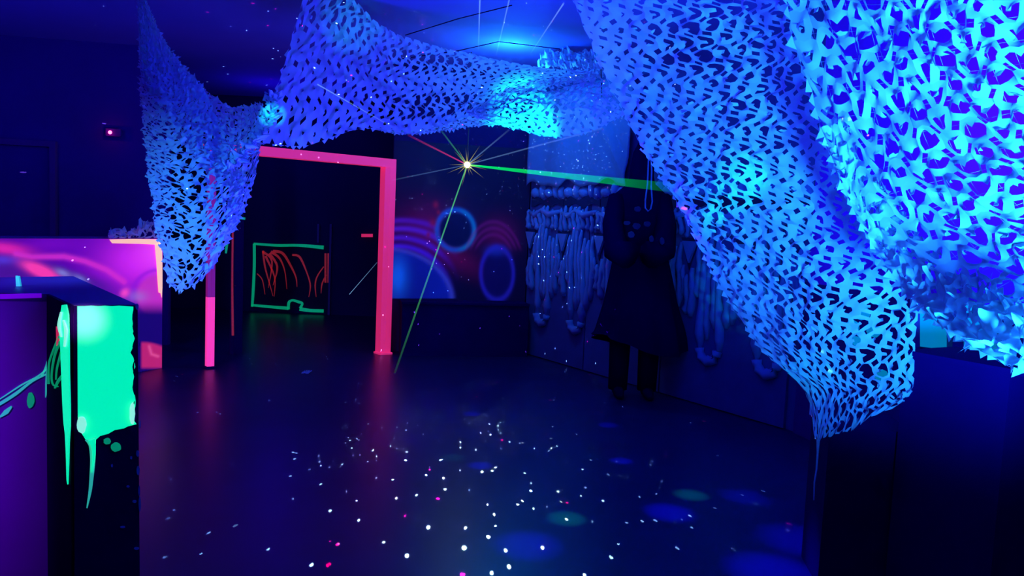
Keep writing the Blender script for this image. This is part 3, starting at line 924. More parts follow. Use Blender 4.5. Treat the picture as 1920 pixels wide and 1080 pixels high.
    # ragged frill triangles along the chosen hems
    for e in frill:
        m2 = (nu if e in 'tb' else nv) * 2
        s0 = np.arange(m2) / 2.0; s1 = s0 + 0.5
        fl = 0.6 * frill_len * rg.uniform(0.2, 1.2, m2); sk = rg.uniform(-0.2, 0.2, m2)
        lf = rg.uniform(-0.3, 0.3, m2) * cell
        if e == 'b': a = (s0, np.full(m2, float(nv))); c = (s1, np.full(m2, float(nv))); inn = ((s0 + s1) / 2 + sk, np.full(m2, nv - 1.0))
        if e == 't': a = (s0, np.zeros(m2)); c = (s1, np.zeros(m2)); inn = ((s0 + s1) / 2 + sk, np.full(m2, 1.0))
        if e == 'l': a = (np.zeros(m2), s0); c = (np.zeros(m2), s1); inn = (np.full(m2, 1.0), (s0 + s1) / 2 + sk)
        if e == 'r': a = (np.full(m2, float(nu)), s0); c = (np.full(m2, float(nu)), s1); inn = (np.full(m2, nu - 1.0), (s0 + s1) / 2 + sk)
        z = np.zeros(m2)
        A = place(*a, z); Cc = place(*c, z); mid_ = (A + Cc) / 2; Ti = place(*inn, z)
        outv = mid_ - Ti; outv /= (np.linalg.norm(outv, axis=1, keepdims=True) + 1e-9)
        T = mid_ + outv * (fl * cell)[:, None] + rg.normal(0, 0.12, (m2, 3)) * cell
        Vt = np.stack([A, Cc, T], 1).reshape(-1, 3); b = nb + np.arange(m2) * 3
        verts.append(Vt); nb += len(Vt)
        tris.append(np.stack([b, b + 1, b + 2], -1))
    V = np.concatenate(verts)
    off = np.array(parent_loc(parent))
    me = bpy.data.meshes.new(name)
    fl_ = [tuple(q) for q in np.concatenate(allq).tolist()]
    for tr in tris: fl_ += [tuple(q) for q in tr.tolist()]
    me.from_pydata((V - off).tolist(), [], fl_)
    me.materials.append(M['net'])
    me.polygons.foreach_set('use_smooth', [True] * len(me.polygons))
    me.update()
    o = bpy.data.objects.new(name, me); COL.objects.link(o); o.parent = parent
    if cords:
        mb = MB()
        for i in range(0, nu + 1):
            pts = S(np.full(40, i / nu), np.linspace(0, 1, 40), np.full(40, -0.012))
            mb.tube([Vector(p) for p in pts], 0.0006, 3, False)
        for j in range(0, nv + 1):
            pts = S(np.linspace(0, 1, 40), np.full(40, j / nv), np.full(40, -0.012))
            mb.tube([Vector(p) for p in pts], 0.0006, 3, False)
        co = mb.build('cord_mesh', M['cord'], parent); co['kind'] = 'stuff'
    return o


def nz2(u, v, s, k, lo, hi):
    x = 0.5 + 0.5 * np.sin(u * s + k) * np.cos(v * s * 1.4 + 2 * k) + 0.25 * np.sin((u + 2 * v) * s * 1.7 + k)
    return lo + (hi - lo) * np.clip(x, 0, 1)


# large right-hand net: rear fold
t = empty('camouflage_net', P(1500, 300, 3.3), 'huge white leaf-cut camouflage net sweeping down the right side to a point', 'net')
rear = [
    [(1060, -30, 5.0), (1190, -40, 4.4), (1340, -50, 3.9), (1420, -55, 3.6), (1500, -60, 3.35)],
    [(1130, 130, 4.8), (1255, 115, 4.3), (1400, 100, 3.8), (1465, 95, 3.6), (1528, 90, 3.35)],
    [(1195, 260, 4.5), (1310, 255, 4.1), (1440, 245, 3.75), (1510, 240, 3.55), (1575, 240, 3.32)],
    [(1280, 400, 4.2), (1390, 400, 3.85), (1510, 400, 3.6), (1580, 400, 3.45), (1645, 400, 3.3)],
    [(1355, 545, 3.9), (1450, 550, 3.65), (1550, 550, 3.4), (1650, 540, 3.3), (1717, 540, 3.2)],
    [(1430, 655, 3.6), (1505, 665, 3.42), (1590, 670, 3.3), (1665, 660, 3.2), (1715, 650, 3.15)],
    [(1508, 732, 3.35), (1555, 740, 3.25), (1615, 745, 3.2), (1670, 735, 3.15), (1712, 725, 3.1)],
    [(1528, 826, 3.1), (1545, 822, 3.1), (1600, 803, 3.1), (1650, 775, 3.1), (1700, 742, 3.08)],
]
net_sheet('rear_fold', rear, t, cell=0.082, hole=0.98, curl=0.16, seed=3, frill=('l',), frill_len=0.35,
          holefn=lambda u, v: nz2(u, v, 6, 1.0, 0.62, 1.1) * np.clip(0.35 + 6 * u, 0, 1) * np.where((v < .45) & (u < .3), 0.8, 1.0))
front = [
    [(1450, -120, 3.05), (1470, -20, 3.05), (1500, 110, 3.05), (1540, 240, 3.05), (1585, 360, 3.0), (1640, 465, 2.9), (1710, 560, 2.65), (1790, 628, 2.35), (1905, 690, 2.05), (2040, 740, 1.85)],
    [(1560, -130, 2.75), (1590, -20, 2.75), (1620, 100, 2.75), (1655, 220, 2.75), (1700, 330, 2.7), (1760, 420, 2.6), (1830, 500, 2.4), (1910, 560, 2.2), (2020, 610, 2.0), (2140, 660, 1.8)],
    [(1680, -140, 2.45), (1710, -20, 2.45), (1740, 90, 2.45), (1780, 200, 2.45), (1825, 300, 2.4), (1880, 380, 2.3), (1950, 440, 2.2), (2040, 490, 2.05), (2130, 540, 1.9), (2240, 590, 1.75)],
    [(1850, -160, 2.15), (1870, -40, 2.15), (1900, 70, 2.15), (1940, 170, 2.15), (1990, 250, 2.1), (2050, 320, 2.0), (2120, 370, 1.95), (2200, 420, 1.85), (2290, 460, 1.75), (2390, 500, 1.65)],
    [(2050, -180, 1.95), (2070, -60, 1.95), (2100, 40, 1.95), (2140, 130, 1.95), (2190, 200, 1.9), (2250, 260, 1.85), (2320, 300, 1.8), (2400, 350, 1.7), (2500, 380, 1.65), (2600, 420, 1.6)],
]
net_sheet('front_fold', front, t, cell=0.082, hole=0.98, curl=0.2, seed=11, frill=('t',), frill_len=0.5, cords=True,
          holefn=lambda u, v: np.clip(0.72 + 1.5 * v, 0.4, 1.0), rag=0.01)
# gathered double hem along the lower edge of the front fold
hem = [[(x, y, d - 0.04) for (x, y, d) in front[0][3:]],
       [(x + dx, y + dy, d - 0.06) for (x, y, d), (dx, dy) in zip(front[0][3:], [(20, -8), (26, -14), (34, -24), (38, -38), (34, -52), (28, -62), (22, -66)])],
       [(x + dx, y + dy, d - 0.03) for (x, y, d), (dx, dy) in zip(front[0][3:], [(40, -16), (50, -28), (64, -46), (70, -68), (62, -90), (50, -105), (40, -112)])]]
net_sheet('gathered_hem', hem, t, cell=0.07, hole=0.62, curl=0.5, seed=21, frill=('t', 'b'), frill_len=0.6, rag=0.018)
# tail cord at the tip
mb = MB(); pts = [P(1534, 824, 3.1), P(1533, 850, 3.1), P(1531, 880, 3.09), P(1527, 905, 3.08), P(1526, 938, 3.08)]
mb.tube(pts, [0.007, 0.004, 0.0035, 0.003, 0.002], 6); mb.build('tail_cord', M['net'], t)

# left hanging net
t = empty('hanging_net', P(380, 300, 4.9), 'white leaf-cut net hanging in a deep pointed pouch at the left', 'net')
pouch = [
    [(256, -20, 5.6), (258, -20, 5.6), (260, -20, 5.6), (262, -20, 5.6), (264, -20, 5.6)],
    [(262, 110, 5.3), (268, 108, 5.3), (278, 102, 5.3), (295, 95, 5.35), (315, 88, 5.4)],
    [(266, 210, 5.1), (285, 212, 5.0), (310, 200, 4.95), (345, 190, 5.1), (385, 172, 5.3)],
    [(275, 300, 4.9), (305, 305, 4.75), (345, 300, 4.7), (395, 290, 4.85), (440, 300, 5.1)],
    [(286, 385, 4.75), (325, 390, 4.55), (370, 385, 4.5), (420, 365, 4.65), (458, 350, 4.9)],
    [(300, 460, 4.6), (335, 468, 4.45), (375, 465, 4.4), (415, 440, 4.5), (443, 405, 4.7)],
    [(318, 535, 4.5), (336, 545, 4.4), (360, 537, 4.4), (392, 508, 4.45), (420, 465, 4.6)],
]
net_sheet('pouch', pouch, t, cell=0.060, hole=0.78, curl=0.38, seed=5, frill=('l', 'b', 'r'), frill_len=0.45,
          holefn=lambda u, v: np.clip(1.25 * np.sin(np.pi * np.clip(u * 0.9 + 0.12, 0, 1)), 0.3, 1) * np.clip(v * 2.4 - 0.3, 0.25, 1))
swag = [
    [(262, -15, 5.7), (300, 68, 5.6), (345, 128, 5.5), (385, 170, 5.5), (420, 194, 5.5), (455, 200, 5.5), (492, 192, 5.5)],
    [(261, 40, 5.55), (302, 130, 5.35), (345, 185, 5.2), (385, 220, 5.2), (420, 238, 5.2), (455, 240, 5.25), (498, 215, 5.4)],
    [(262, 100, 5.4), (310, 190, 5.15), (350, 240, 5.0), (388, 272, 4.95), (420, 285, 4.98), (452, 280, 5.1), (494, 240, 5.3)],
    [(270, 160, 5.2), (320, 240, 4.95), (362, 290, 4.8), (395, 318, 4.78), (422, 325, 4.82), (450, 305, 5.0), (488, 265, 5.25)],
]
net_sheet('swag', swag, t, cell=0.06, hole=0.32, curl=0.5, seed=6, frill=('t', 'b'), frill_len=0.25, rag=0.012,
          holefn=lambda u, v: nz2(u, v, 14, 2.0, 0.15, 1.2))
back_flap = [
    [(430, 305, 5.4), (460, 290, 5.4), (492, 250, 5.5)],
    [(428, 350, 5.3), (455, 345, 5.3), (482, 310, 5.4)],
    [(425, 400, 5.2), (444, 400, 5.2), (462, 380, 5.3)],
    [(415, 450, 5.1), (424, 452, 5.1), (438, 430, 5.2)],
]
net_sheet('back_flap', back_flap, t, cell=0.07, hole=0.45, curl=0.5, seed=8, frill=('r',), frill_len=0.4)
fold = [
    [(499, 178, 5.35), (512, 172, 5.35), (526, 176, 5.4)],
    [(494, 215, 5.25), (508, 210, 5.25), (520, 212, 5.3)],
    [(470, 255, 5.15), (486, 252, 5.15), (500, 245, 5.2)],
    [(440, 292, 5.0), (458, 286, 5.0), (472, 284, 5.1)],
    [(405, 318, 4.85), (425, 322, 4.85), (440, 312, 4.9)],
]
net_sheet('gathered_fold', fold, t, cell=0.05, hole=0.4, curl=1.0, seed=9, frill=('l', 'r'), frill_len=0.6, rag=0.03)

# middle net strung under the ceiling
t = empty('strung_net', P(820, 180, 6.1), 'white leaf-cut net strung in swags below the ceiling in the middle', 'net')
mid = [
    [(578, -30, 5.8), (650, -12, 5.9), (716, 48, 6.0), (790, 78, 6.1), (890, 102, 6.2), (1000, 124, 6.3), (1075, 131, 6.3), (1132, 131, 6.3)],
    [(548, 70, 5.7), (625, 75, 5.8), (700, 105, 5.95), (783, 128, 6.1), (886, 138, 6.2), (985, 142, 6.3), (1065, 140, 6.35), (1132, 136, 6.4)],
    [(520, 165, 5.6), (600, 170, 5.7), (688, 170, 5.85), (776, 190, 6.05), (882, 178, 6.2), (970, 162, 6.3), (1050, 150, 6.35), (1132, 140, 6.4)],
    [(488, 268, 5.5), (575, 272, 5.6), (680, 240, 5.8), (775, 248, 6.0), (880, 216, 6.15), (955, 180, 6.3), (1045, 158, 6.35), (1132, 144, 6.4)],
]
net_sheet('upper_swag', mid, t, cell=0.078, hole=1.05, curl=0.3, seed=14, frill=('b', 'l'), frill_len=0.45,
          holefn=lambda u, v: np.clip(0.25 + 0.95 * np.exp(-((u - .46) / .2) ** 2) * (np.exp(-((v - .22) / .15) ** 2) + np.exp(-((v - .75) / .13) ** 2)) + .6 * np.exp(-((u - .1) / .12) ** 2) * np.exp(-((v - .12) / .14) ** 2), 0, 1.1))
pch = [
    [(876, 213, 6.1), (930, 186, 6.15), (1000, 158, 6.2), (1060, 146, 6.2), (1122, 138, 6.2)],
    [(880, 214, 6.0), (940, 200, 6.0), (1010, 185, 6.0), (1075, 172, 6.0), (1140, 165, 6.05)],
    [(885, 216, 5.95), (945, 218, 5.9), (1020, 214, 5.85), (1090, 202, 5.9), (1155, 190, 5.95)],
    [(895, 219, 5.9), (950, 237, 5.85), (1035, 256, 5.8), (1110, 244, 5.85), (1170, 214, 5.95)],
]
net_sheet('lower_pouch', pch, t, cell=0.07, hole=0.95, curl=0.2, seed=15, frill=('b', 't'), frill_len=0.4,
          holefn=lambda u, v: np.clip(0.15 + 1.3 * u, 0.1, 1) * np.clip(1.35 - 0.8 * v, 0.3, 1))
under = [
    [(690, 232, 6.4), (760, 238, 6.4), (830, 228, 6.4), (890, 214, 6.4), (945, 224, 6.4)],
    [(700, 243, 6.4), (760, 252, 6.4), (830, 245, 6.4), (890, 236, 6.4), (940, 234, 6.4)],
]
net_sheet('under_hem', under, t, cell=0.06, hole=0.3, curl=0.6, seed=16, frill=('b',), frill_len=0.5)

# distant net against the ceiling
t = empty('far_net', P(1070, 112, 7.4), 'small distant net bundle lying against the blue ceiling', 'net')
far = [[(1015, 102, 7.6), (1050, 96, 7.5), (1100, 97, 7.3), (1150, 98, 7.1)], [(1010, 115, 7.5), (1050, 110, 7.4), (1100, 112, 7.2), (1150, 112, 7.0)], [(1008, 125, 7.4), (1050, 127, 7.3), (1100, 129, 7.1), (1150, 130, 7.0)]]
net_sheet('net_sheet', far, t, cell=0.07, hole=0.4, curl=0.9, seed=17, frill=('t',), frill_len=0.4, rag=0.03)

# net bundle lying on the partition
zz = pA.y * 1.0
dd = (Vector((pA.x, pA.y, zt)) - CAM).dot(FW)
t = empty('net_bundle', P(250, 435, dd), 'bunched end of pale net lying on top of the painted partition', 'net')
bun = [[(205, 434, dd - .4), (225, 432, dd - .35), (245, 430, dd - .3), (270, 420, dd - .2), (296, 412, dd - .1)],
       [(202, 441, dd - .5), (225, 440, dd - .45), (245, 440, dd - .4), (270, 434, dd - .3), (298, 428, dd - .2)],
       [(204, 447, dd - .5), (225, 447, dd - .45), (245, 447, dd - .4), (270, 447, dd - .3), (300, 447, dd - .2)]]
net_sheet('net_sheet', bun, t, cell=0.07, hole=0.8, curl=0.8, seed=18, frill=('t',), frill_len=0.3, rag=0.03, holefn=lambda u, v: np.where(u < .35, .25, 1.1))

# ------------------------------------------------------------------ cloth hung over the boarded wall
def wallpt(s, z, off):
    return pw0 + pdir * s + pn * off + Vector((0, 0, z))


t = empty('draped_sheet', wallpt(0.6, 2.0, 0.1), 'smooth pale blue sheet hung over the top of the foam relief', 'sheet')
sE = WPx(1188)
nxs, nzs = 60, 24
V = []; Fq = []
for j in range(nzs):
    for i in range(nxs):
        u = i / (nxs - 1); v = j / (nzs - 1)
        s = 0.03 + (sE - 0.03) * u - 0.05 * v * u
        ztop = 2.95; zb = 1.93 + 0.03 * math.sin(u * 17) + 0.02 * math.sin(u * 31)
        z = ztop * (1 - v) + zb * v
        off = 0.07 + 0.05 * v * math.sin(u * 9 + 1) ** 2 + 0.04 * math.exp(-((u * 0.9 + (1 - v) * 0.5 - 0.95) / 0.05) ** 2) + 0.02 * math.sin(u * 20 + v * 3)
        V.append(wallpt(s, z, off))
for j in range(nzs - 1):
    for i in range(nxs - 1):
        Fq.append((j * nxs + i, j * nxs + i + 1, (j + 1) * nxs + i + 1, (j + 1) * nxs + i))
o = mesh('sheet_cloth', V, Fq, M['cloth'], t, True)
sm = o.modifiers.new('solid', 'SOLIDIFY'); sm.thickness = 0.006

# ------------------------------------------------------------------ dripping foam relief
mods = [0.05, 0.665, 1.28, 1.895, 2.51, 3.12]
rel_label = ['pale dripping foam relief nearest the planet wall', 'pale dripping foam relief second from the planet wall', 'pale dripping foam relief behind the black cloak',
             'pale dripping foam relief just right of the black cloak', 'pale dripping foam relief showing beside the big net edge', 'pale dripping foam relief mostly behind the big net']
R = random.Random(5)
for mi, s0 in enumerate(mods):
    t = empty('foam_relief', wallpt(s0 + 0.3, 0.45, 0.04), rel_label[mi], 'wall relief', 'foam reliefs on the boarded wall')
    w = 0.6

    def drip(s, ztop, zbot, r, wob=0.012, name='drip', bulb=1.35):
        n = 9; pts = []; rad = []
        for i in range(n):
            f = i / (n - 1)
            pts.append(wallpt(s + wob * math.sin(f * 7 + s * 9), ztop + (zbot - ztop) * f, 0.045 + 0.01 * math.sin(f * 5)))
            rad.append(r * (0.55 + 0.35 * math.sin(f * 9 + s * 20) ** 2 + 0.25 * f))
        rad[-2] *= bulb; rad[-1] *= 0.5
        rad[0] *= 0.5
        mb = MB(); mb.tube(pts, rad, 8); return mb.build(name, M['foam'], t, True)

    # triangle plate with the dark groove round it
    mb = MB(); mb.extr([wallpt(s0 - 0.10, 1.44, 0.03), wallpt(s0 + 0.12, 1.44, 0.03), wallpt(s0 + 0.01, 1.16, 0.03)], pn * 0.01); mb.build('groove', M['groove'], t)
    mb = MB(); mb.extr([wallpt(s0 - 0.065, 1.41, 0.035), wallpt(s0 + 0.10, 1.41, 0.035), wallpt(s0 + 0.02, 1.22, 0.035)], pn * 0.03); mb.build('triangle', M['foam'], t)
    # the long pair joined in a U at the foot
    drip(s0 + 0.20, 1.50, 0.50, 0.042); drip(s0 + 0.40, 1.38, 0.50, 0.042)
    pts = [wallpt(s0 + 0.30 + 0.10 * math.cos(a_), 0.50 + 0.10 * math.sin(a_), 0.045) for a_ in np.linspace(math.pi, 2 * math.pi, 9)]
    mb = MB(); mb.tube(pts, [0.045, 0.04, 0.045, 0.035, 0.05, 0.04, 0.045, 0.038, 0.045], 8); mb.build('drip_loop', M['foam'], t, True)
    for ds, zt_, zb_, r in [(0.07, 1.18, 0.72, 0.038), (0.13, 1.40, 0.90, 0.03), (0.27, 1.58, 0.62, 0.03), (0.335, 1.46, 0.66, 0.032), (0.465, 1.36, 0.68, 0.036), (0.525, 1.40, 0.80, 0.034), (0.01, 1.12, 0.80, 0.03), (0.575, 1.2, 0.92, 0.026)]:
        drip(s0 + ds + R.uniform(-.008, .008), zt_, zb_ + R.uniform(-.06, .06), r)
    # ribbed band above the triangles
    for k_ in range(8):
        s = s0 - 0.03 + k_ * 0.075
        drip(s + R.uniform(-.01, .01), 1.68 + R.uniform(-.03, .03), 1.46 + R.uniform(-.03, .02), 0.022 + R.uniform(0, .01), name='rib')
    mb = MB(); mb.tube([wallpt(s0 - 0.02, 1.63, 0.05), wallpt(s0 + 0.12, 1.60, 0.06), wallpt(s0 + 0.22, 1.66, 0.05), wallpt(s0 + 0.38, 1.61, 0.06), wallpt(s0 + 0.57, 1.65, 0.05)], [0.02, 0.035, 0.025, 0.04, 0.02], 8)
    mb.build('cross_band', M['foam'], t, True)
    # dark mouth slot and brow lumps over it
    mb = MB(); top = []; bot = []
    for k_ in range(13):
        f = k_ / 12; top.append(wallpt(s0 + f * w, 1.79 + 0.025 * math.sin(f * 12), 0.034)); bot.append(wallpt(s0 + f * w, 1.71 - 0.02 * math.sin(f * 12 + 1), 0.034))
    mb.extr(top + bot[::-1], pn * 0.012); mb.build('mouth_slot', M['groove'], t)
    for (ds, dz, rx, rz) in [(0.06, 1.85, .075, .06), (0.2, 1.87, .05, .09), (0.32, 1.85, .08, .06), (0.45, 1.88, .045, .10), (0.55, 1.85, .05, .07)]:
        mb = MB(); nn_ = 8
        rings = []
        for a_i in range(5):
            fr = math.cos(a_i / 4 * math.pi / 2); dep = math.sin(a_i / 4 * math.pi / 2) * 0.05
            rings.append([wallpt(s0 + ds + rx * fr * math.cos(2 * math.pi * k_ / nn_) * (1 + .15 * math.sin(3 * k_ + ds * 9)), dz + rz * fr * math.sin(2 * math.pi * k_ / nn_), 0.03 + dep) for k_ in range(nn_)])
        vs = [p for r_ in rings for p in r_]
        fs = [(a_i * nn_ + k_, a_i * nn_ + (k_ + 1) % nn_, (a_i + 1) * nn_ + (k_ + 1) % nn_, (a_i + 1) * nn_ + k_) for a_i in range(4) for k_ in range(nn_)]
        mb.add(vs, fs); mb.build('brow_lump', M['foam'], t, True)

# ------------------------------------------------------------------ black cloak prop
cz = 6.85
cfoot = FL(1197, 700); base = P(1198, 500, cz); base = Vector((base.x, base.y, 0))
t = empty('cloak_figure', base, 'tall black cloaked figure prop with flared skirt before the foam wall', 'costume prop')
rings = []
prof = [  # px half width, py, depth factor
    (1205, 8, 268, .9), (1205, 17, 285, .9), (1204, 22, 310, 1.0), (1203, 23, 332, 1.0), (1202, 26, 345, .9), (1200, 46, 362, .55), (1199, 52, 385, .5), (1199, 50, 430, .5),
    (1200, 48, 470, .55), (1200, 58, 520, .6), (1199, 68, 570, .6), (1198, 80, 615, .6), (1198, 88, 645, .6)]
NS = 48
V = []; Fq = []
for i, (cxp, hw, yp, df) in enumerate(prof):
    c = P(cxp, yp, cz); r = hw / F * cz
    for k_ in range(NS):
        a_ = 2 * math.pi * k_ / NS
        fo = 1 + (0.09 * math.sin(a_ * 9 + i * 0.2) * max(0, (i - 6) / 6))
        hemz = (0.05 * math.sin(a_ * 2 + .5) - 0.06 * math.cos(a_)) * (1 if i == len(prof) - 1 else 0)
        V.append(c + CR * (math.cos(a_) * r * fo) + Vector((0, 1, 0)) * (math.sin(a_) * r * df * fo) + Vector((0, 0, hemz)))
for i in range(len(prof) - 1):
    for k_ in range(NS):
        Fq.append((i * NS + k_, i * NS + (k_ + 1) % NS, (i + 1) * NS + (k_ + 1) % NS, (i + 1) * NS + k_))
Fq.append(tuple(range(NS)))
mesh('robe', V, Fq, M['cloak'], t, True)
for sx in (-1, 1):
    mb = MB(); mb.tube([P(1199 + sx * 40, 372, cz), P(1199 + sx * 50, 420, cz - .1), P(1199 + sx * 44, 470, cz - .3), P(1199 + sx * 22, 478, cz - .42)], [0.09, 0.09, 0.11, 0.12], 10)
    mb.build('sleeve', M['cloak'], t, True)
    a = FL(1199 + sx * 27, 690)
    mb = MB(); bx_ = Vector((base.x + sx * 0.13, base.y, 0))
    mb.tube([bx_ + Vector((0, 0, 0.7)), bx_ + Vector((0, 0, 0.06))], [0.10, 0.085], 10); mb.build('leg', M['cloak'], t, True)
    mb = MB(); mb.tube([bx_ + Vector((0, 0.05, 0.05)), bx_ + Vector((0, -0.08, 0.05)), bx_ + Vector((0, -0.2, 0.035))], [0.05, 0.05, 0.03], 10); mb.build('boot', M['cloak'], t, True)
pale = mat('pale_scrap', (0.02, 0.02, 0.10), rough=0.8)
for (x, y, rx, ry) in [(1176, 418, 6, 4), (1194, 424, 7, 6), (1214, 420, 6, 5), (1184, 440, 6, 6), (1222, 448, 4, 6), (1242, 452, 4, 7), (1196, 392, 6, 5)]:
    mb = MB(); mb.extr([P(a_, b_, cz - 0.50 if y > 430 else cz - 0.32) for a_, b_ in blob(x, y, rx, ry, x)], Vector((0, 0.03, 0))); mb.build('pale_scrap', pale, t)
# cord loop hanging beside it
t = None
lp = [(1220, 268, 5.9), (1222, 320, 5.9), (1221, 350, 5.9), (1223, 378, 5.9), (1220, 392, 5.9), (1215, 396, 5.9), (1210, 390, 5.9), (1210, 375, 5.9), (1214, 345, 5.9), (1216, 300, 5.9), (1219, 268, 5.9)]
mb = MB(); mb.tube([P(*p) for p in lp], 0.006, 6); o = mb.build('cord_loop', M['cloth'])
tag(o, 'thin pale cord loop dangling above the black cloaked figure', 'cord')

# ------------------------------------------------------------------ right: black boxes, teal screen
BZ = PZ(1690, 655, 1.0)
HB2 = 1.05
a, b = PZ(1697, 656, HB2), PZ(1960, 703, HB2)
d_ = (b - a); d_.z = 0
# right edge near px 1900
e1 = a + d_ * ((1903 - 1697) / (1960 - 1697))
dn_ = d_.normalized(); n_ = Vector((-dn_.y, dn_.x, 0))
if n_.y < 0: n_ = -n_
t = empty('black_cabinet', Vector((a.x, a.y, 0)), 'tall plain black cabinet in the right foreground under the net hem', 'cabinet')
mb = MB(); mb.prism([a, e1, e1 + n_ * 0.35, a + n_ * 0.35], 0, HB2 - 0.02); mb.build('carcass', M['black'], t)
mb = MB(); mb.prism([a - dn_ * .005 - n_ * .005, e1 + dn_ * .15 - n_ * .005, e1 + dn_ * .15 + n_ * 0.355, a - dn_ * .005 + n_ * 0.355], HB2 - 0.02, HB2); mb.build('top_board', M['black'], t)
lo0, lo1 = PZ(1556, 800, 0.70), PZ(1715, 812, 0.70)
t = empty('low_black_box', Vector((lo0.x, lo0.y, 0)), 'lower black box standing left of the tall black cabinet', 'box')
d2 = (lo1 - lo0); d2.z = 0; d2n = d2.normalized(); n2 = Vector((-d2n.y, d2n.x, 0))
mb = MB(); mb.prism([lo0, lo1, lo1 + n2 * 0.3, lo0 + n2 * 0.3], 0, 0.68); mb.build('carcass', M['black'], t)
mb = MB(); mb.prism([lo0 - d2n * .004 - n2 * .004, lo1, lo1 + n2 * 0.304, lo0 - d2n * .004 + n2 * 0.304], 0.68, 0.70); mb.build('lid', M['black'], t)

t = empty('lit_screen', P(1760, 640, 3.7), 'teal glowing screen with dark bars behind the tall black cabinet', 'screen')
for pts in [[(1725, 560), (1800, 560), (1787, 664), (1722, 652)], [(1806, 570), (1870, 590), (1870, 680), (1806, 668)]]:
    mb = MB(); mb.extr([P(x, y, 3.75) for x, y in pts], Vector((0, 0.02, 0))); mb.build('pane', M['screen'], t)
for x0, x1 in [(1716, 1725), (1786, 1807)]:
    mb = MB(); mb.extr([P(x, y, 3.70) for x, y in [(x0, 560), (x1, 560), (x1, 690), (x0, 690)]], Vector((0, 0.05, 0))); mb.build('bar', M['countertop'], t)
mb = MB(); mb.extr([P(x, y, 3.70) for x, y in [(1700, 648), (1880, 672), (1880, 700), (1700, 690)]], Vector((0, 0.05, 0))); mb.build('bottom_rail', M['black'], t)
for x, y, r in [(1618, 588, 14), (1600, 612, 12), (1640, 622, 12), (1608, 640, 10), (1655, 705, 12)]:
    mb = MB(); mb.extr([P(p_[0], p_[1], 3.9) for p_ in blob(x, y, r, r * .9, x)], Vector((0, 0.02, 0))); mb.build('lit_patch', M['screen'], t)
# crumpled pale dust sheet at the far right edge
t = empty('crumpled_sheet', P(1905, 880, 2.9), 'crumpled blue-lit cloth beside the black cabinet at right edge', 'cloth')
V = []; Fq = []
n1, n2_ = 30, 40
for j in range(n2_):
    for i in range(n1):
        x = 1870 + i * 9; y = 700 + j * 8.5
        p = P(x, y, 3.0 + 0.03 * vnoise(np.array([x * 1.0]), np.array([y * 1.0]), 30, 1)[0])
        V.append(p)
for j in range(n2_ - 1):
    for i in range(n1 - 1):
        Fq.append((j * n1 + i, j * n1 + i + 1, (j + 1) * n1 + i + 1, (j + 1) * n1 + i))
o = mesh('cloth_sheet', V, Fq, mat('blue_grey_cloth', (0.05, 0.04, 0.22), rough=0.9, noise=0.35, nscale=14), t, True)
sm = o.modifiers.new('solid', 'SOLIDIFY'); sm.thickness = 0.01

# ------------------------------------------------------------------ litter on the floor
def litter(px, py, w_, h_, label, seed):
    c = FL(px, py); rr = random.Random(seed)
    mb = MB(); n = 16
    pts = []
    rows_ = 5
    for j in range(rows_):
        for i in range(n):
            u = i / (n - 1) - .5; v = j / (rows_ - 1) - .5
            pts.append(c + Vector((u * w_, v * 0.12, 0.004 + h_ * abs(math.sin(u * 9 + seed) * math.cos(v * 5 + seed)) * (1 - 1.4 * abs(u)) + rr.uniform(0, .006))))
    mb.add(pts, [(j * n + i, j * n + i + 1, (j + 1) * n + i + 1, (j + 1) * n + i) for j in range(rows_ - 1) for i in range(n - 1)])
    o = mb.build('crumpled_paper', M['cloth']); tag(o, label, 'litter')
    sm = o.modifiers.new('solid', 'SOLIDIFY'); sm.thickness = 0.003
    return o


litter(874, 655, 0.30, 0.05, 'crumpled white scrap on the floor below the planets', 2)
litter(575, 699, 0.07, 0.012, 'tiny pale scrap on the floor inside the pink frame', 4)

# ------------------------------------------------------------------ ceiling wires
for i, pts in enumerate([[(700, 118, 6.6), (860, 95, 6.8), (935, 78, 6.9), (1050, 92, 7.0)], [(760, 66, 6.3), (860, 35, 6.0), (960, 10, 5.7)], [(1127, 130, 6.3), (1128, 160, 6.2), (1128, 190, 6.15)]]):
    mb = MB(); mb.tube([P(*p) for p in pts], 0.004, 5)
    tag(mb.build('wire', M['cloak']), ['thin dark wire crossing the lit ceiling above the strung net', 'thin dark wire running towards the top of the ceiling', 'short dark string holding the right end of the strung net'][i], 'wire')

# ------------------------------------------------------------------ laser projector and beams
t = empty('laser_projector', LASER, 'small black laser projector with a bright yellow-green lens before the planets', 'projector')
mb = MB(); bk = (LASER - CAM).normalized()
mb.box(LASER + bk * 0.11, CR * 0.045, bk * 0.07, Vector((0, 0, 0.035))); mb.build('housing', M['metal'], t)
mb = MB(); mb.tube([LASER + bk * 0.05, LASER + bk * 0.0], [0.03, 0.03], 12); mb.build('lens_barrel', M['metal'], t)
mb = MB()
for i_ in range(5): pass
mb.tube([LASER - bk * 0.001, LASER - bk * 0.02, LASER - bk * 0.03], [0.03, 0.024, 0.008], 14); mb.build('lens', M['lens'], t, True)
mb = MB(); mb.tube([LASER + bk * 0.11 + Vector((0, 0, 0.03)), Vector((LASER.x + bk.x * .11, LASER.y + bk.y * .11, H))], 0.006, 6); mb.build('hanging_rod', M['metal'], t)
lamp('laser_glow', 'POINT', LASER - bk * 0.10, 1.5, (0.5, 0.8, 0.1), radius=0.02)


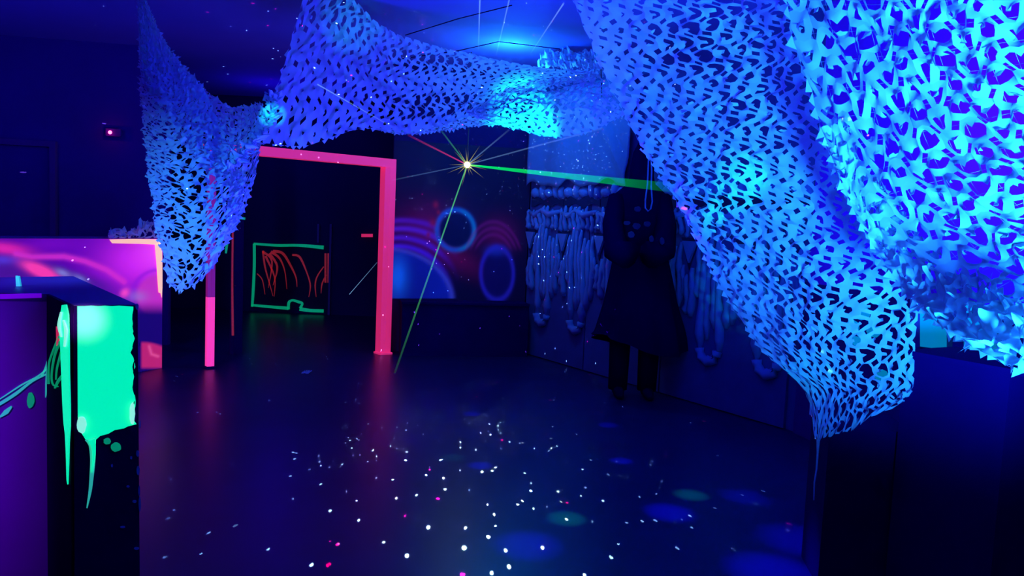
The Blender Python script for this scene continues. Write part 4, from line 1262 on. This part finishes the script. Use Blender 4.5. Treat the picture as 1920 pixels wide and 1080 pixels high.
def beam(p0, p1, r0, r1, mt, s0, s1, label, group=None, name='laser_beam'):
    mb = MB(); n = 14
    pts = [p0.lerp(p1, i / (n - 1)) for i in range(n)]
    mb.tube(pts, [r0 + (r1 - r0) * i / (n - 1) for i in range(n)], 6, False)
    o = mb.build(name, mt)
    tag(o, label, 'laser beam', group)
    ca = o.data.color_attributes.new('paint', 'FLOAT_COLOR', 'POINT')
    A = np.ones((n * 6, 4), dtype=np.float32)
    f = np.repeat(np.linspace(0, 1, n), 6)
    A[:, 0] = A[:, 1] = A[:, 2] = s0 + (s1 - s0) * f
    ca.data.foreach_set('color', A.ravel())
    return o


L0 = LASER - bk * 0.02
beam(L0, P(1262, 352, 5.6), 0.008, 0.04, M['b_green'], 0.42, 0.015, 'broad green laser beam running right from the bright lens')
beam(L0, P(740, 700, 7.2), 0.006, 0.010, M['b_lime'], 0.22, 0.01, 'thin green laser beam slanting down left to the floor')
beam(L0, P(822, 238, 7.4), 0.006, 0.008, M['b_lime'], 0.12, 0.01, 'short lime beam rising left from the bright lens')
beam(L0, P(765, 253, 7.4), 0.006, 0.010, M['b_red'], 0.25, 0.02, 'faint red beam rising left towards the strung net')
beam(L0, P(955, 243, 7.2), 0.005, 0.008, M['b_white'], 0.15, 0.02, 'pale beam rising right from the bright lens')
beam(L0, P(1130, 240, 6.4), 0.005, 0.008, M['b_white'], 0.12, 0.04, 'pale beam running right along the net hem')
beam(L0, P(735, 338, 7.2), 0.004, 0.007, M['b_white'], 0.10, 0.02, 'faint pale beam running left to the pink post')
beam(P(900, -10, 5.0), P(897, 95, 7.0), 0.005, 0.004, M['b_white'], 0.25, 0.03, 'pale upright beam streak on the ceiling, left one')
beam(P(957, -10, 5.0), P(930, 105, 7.0), 0.005, 0.004, M['b_white'], 0.18, 0.03, 'pale slanting beam streak on the ceiling, middle one')
beam(P(1057, 6, 5.4), P(995, 100, 7.0), 0.006, 0.004, M['b_white'], 0.22, 0.03, 'pale slanting beam streak on the ceiling, right one')
beam(P(655, 552, 7.6), P(707, 492, 7.6), 0.003, 0.003, M['b_white'], 0.30, 0.10, 'thin pale streak left of the pink post')
beam(P(595, 158, 5.3), P(735, 238, 5.5), 0.004, 0.003, M['b_white'], 0.25, 0.05, 'pale streak crossing the strung net')
rr = random.Random(3)
for i in range(18):  # star flare of the lens drawn as short glowing tubes
    a_ = i * math.tau / 18 + rr.uniform(-.12, .12); ln = rr.uniform(0.06, 0.24)
    p1 = L0 + (CR * math.cos(a_) + CU * math.sin(a_)) * ln - bk * rr.uniform(-.02, .08)
    beam(L0, p1, 0.005, 0.001, M['b_gold'], 0.28, 0.0, 'short golden flare streak drawn round the bright laser lens', 'flare streaks round the laser lens', 'flare_ray')
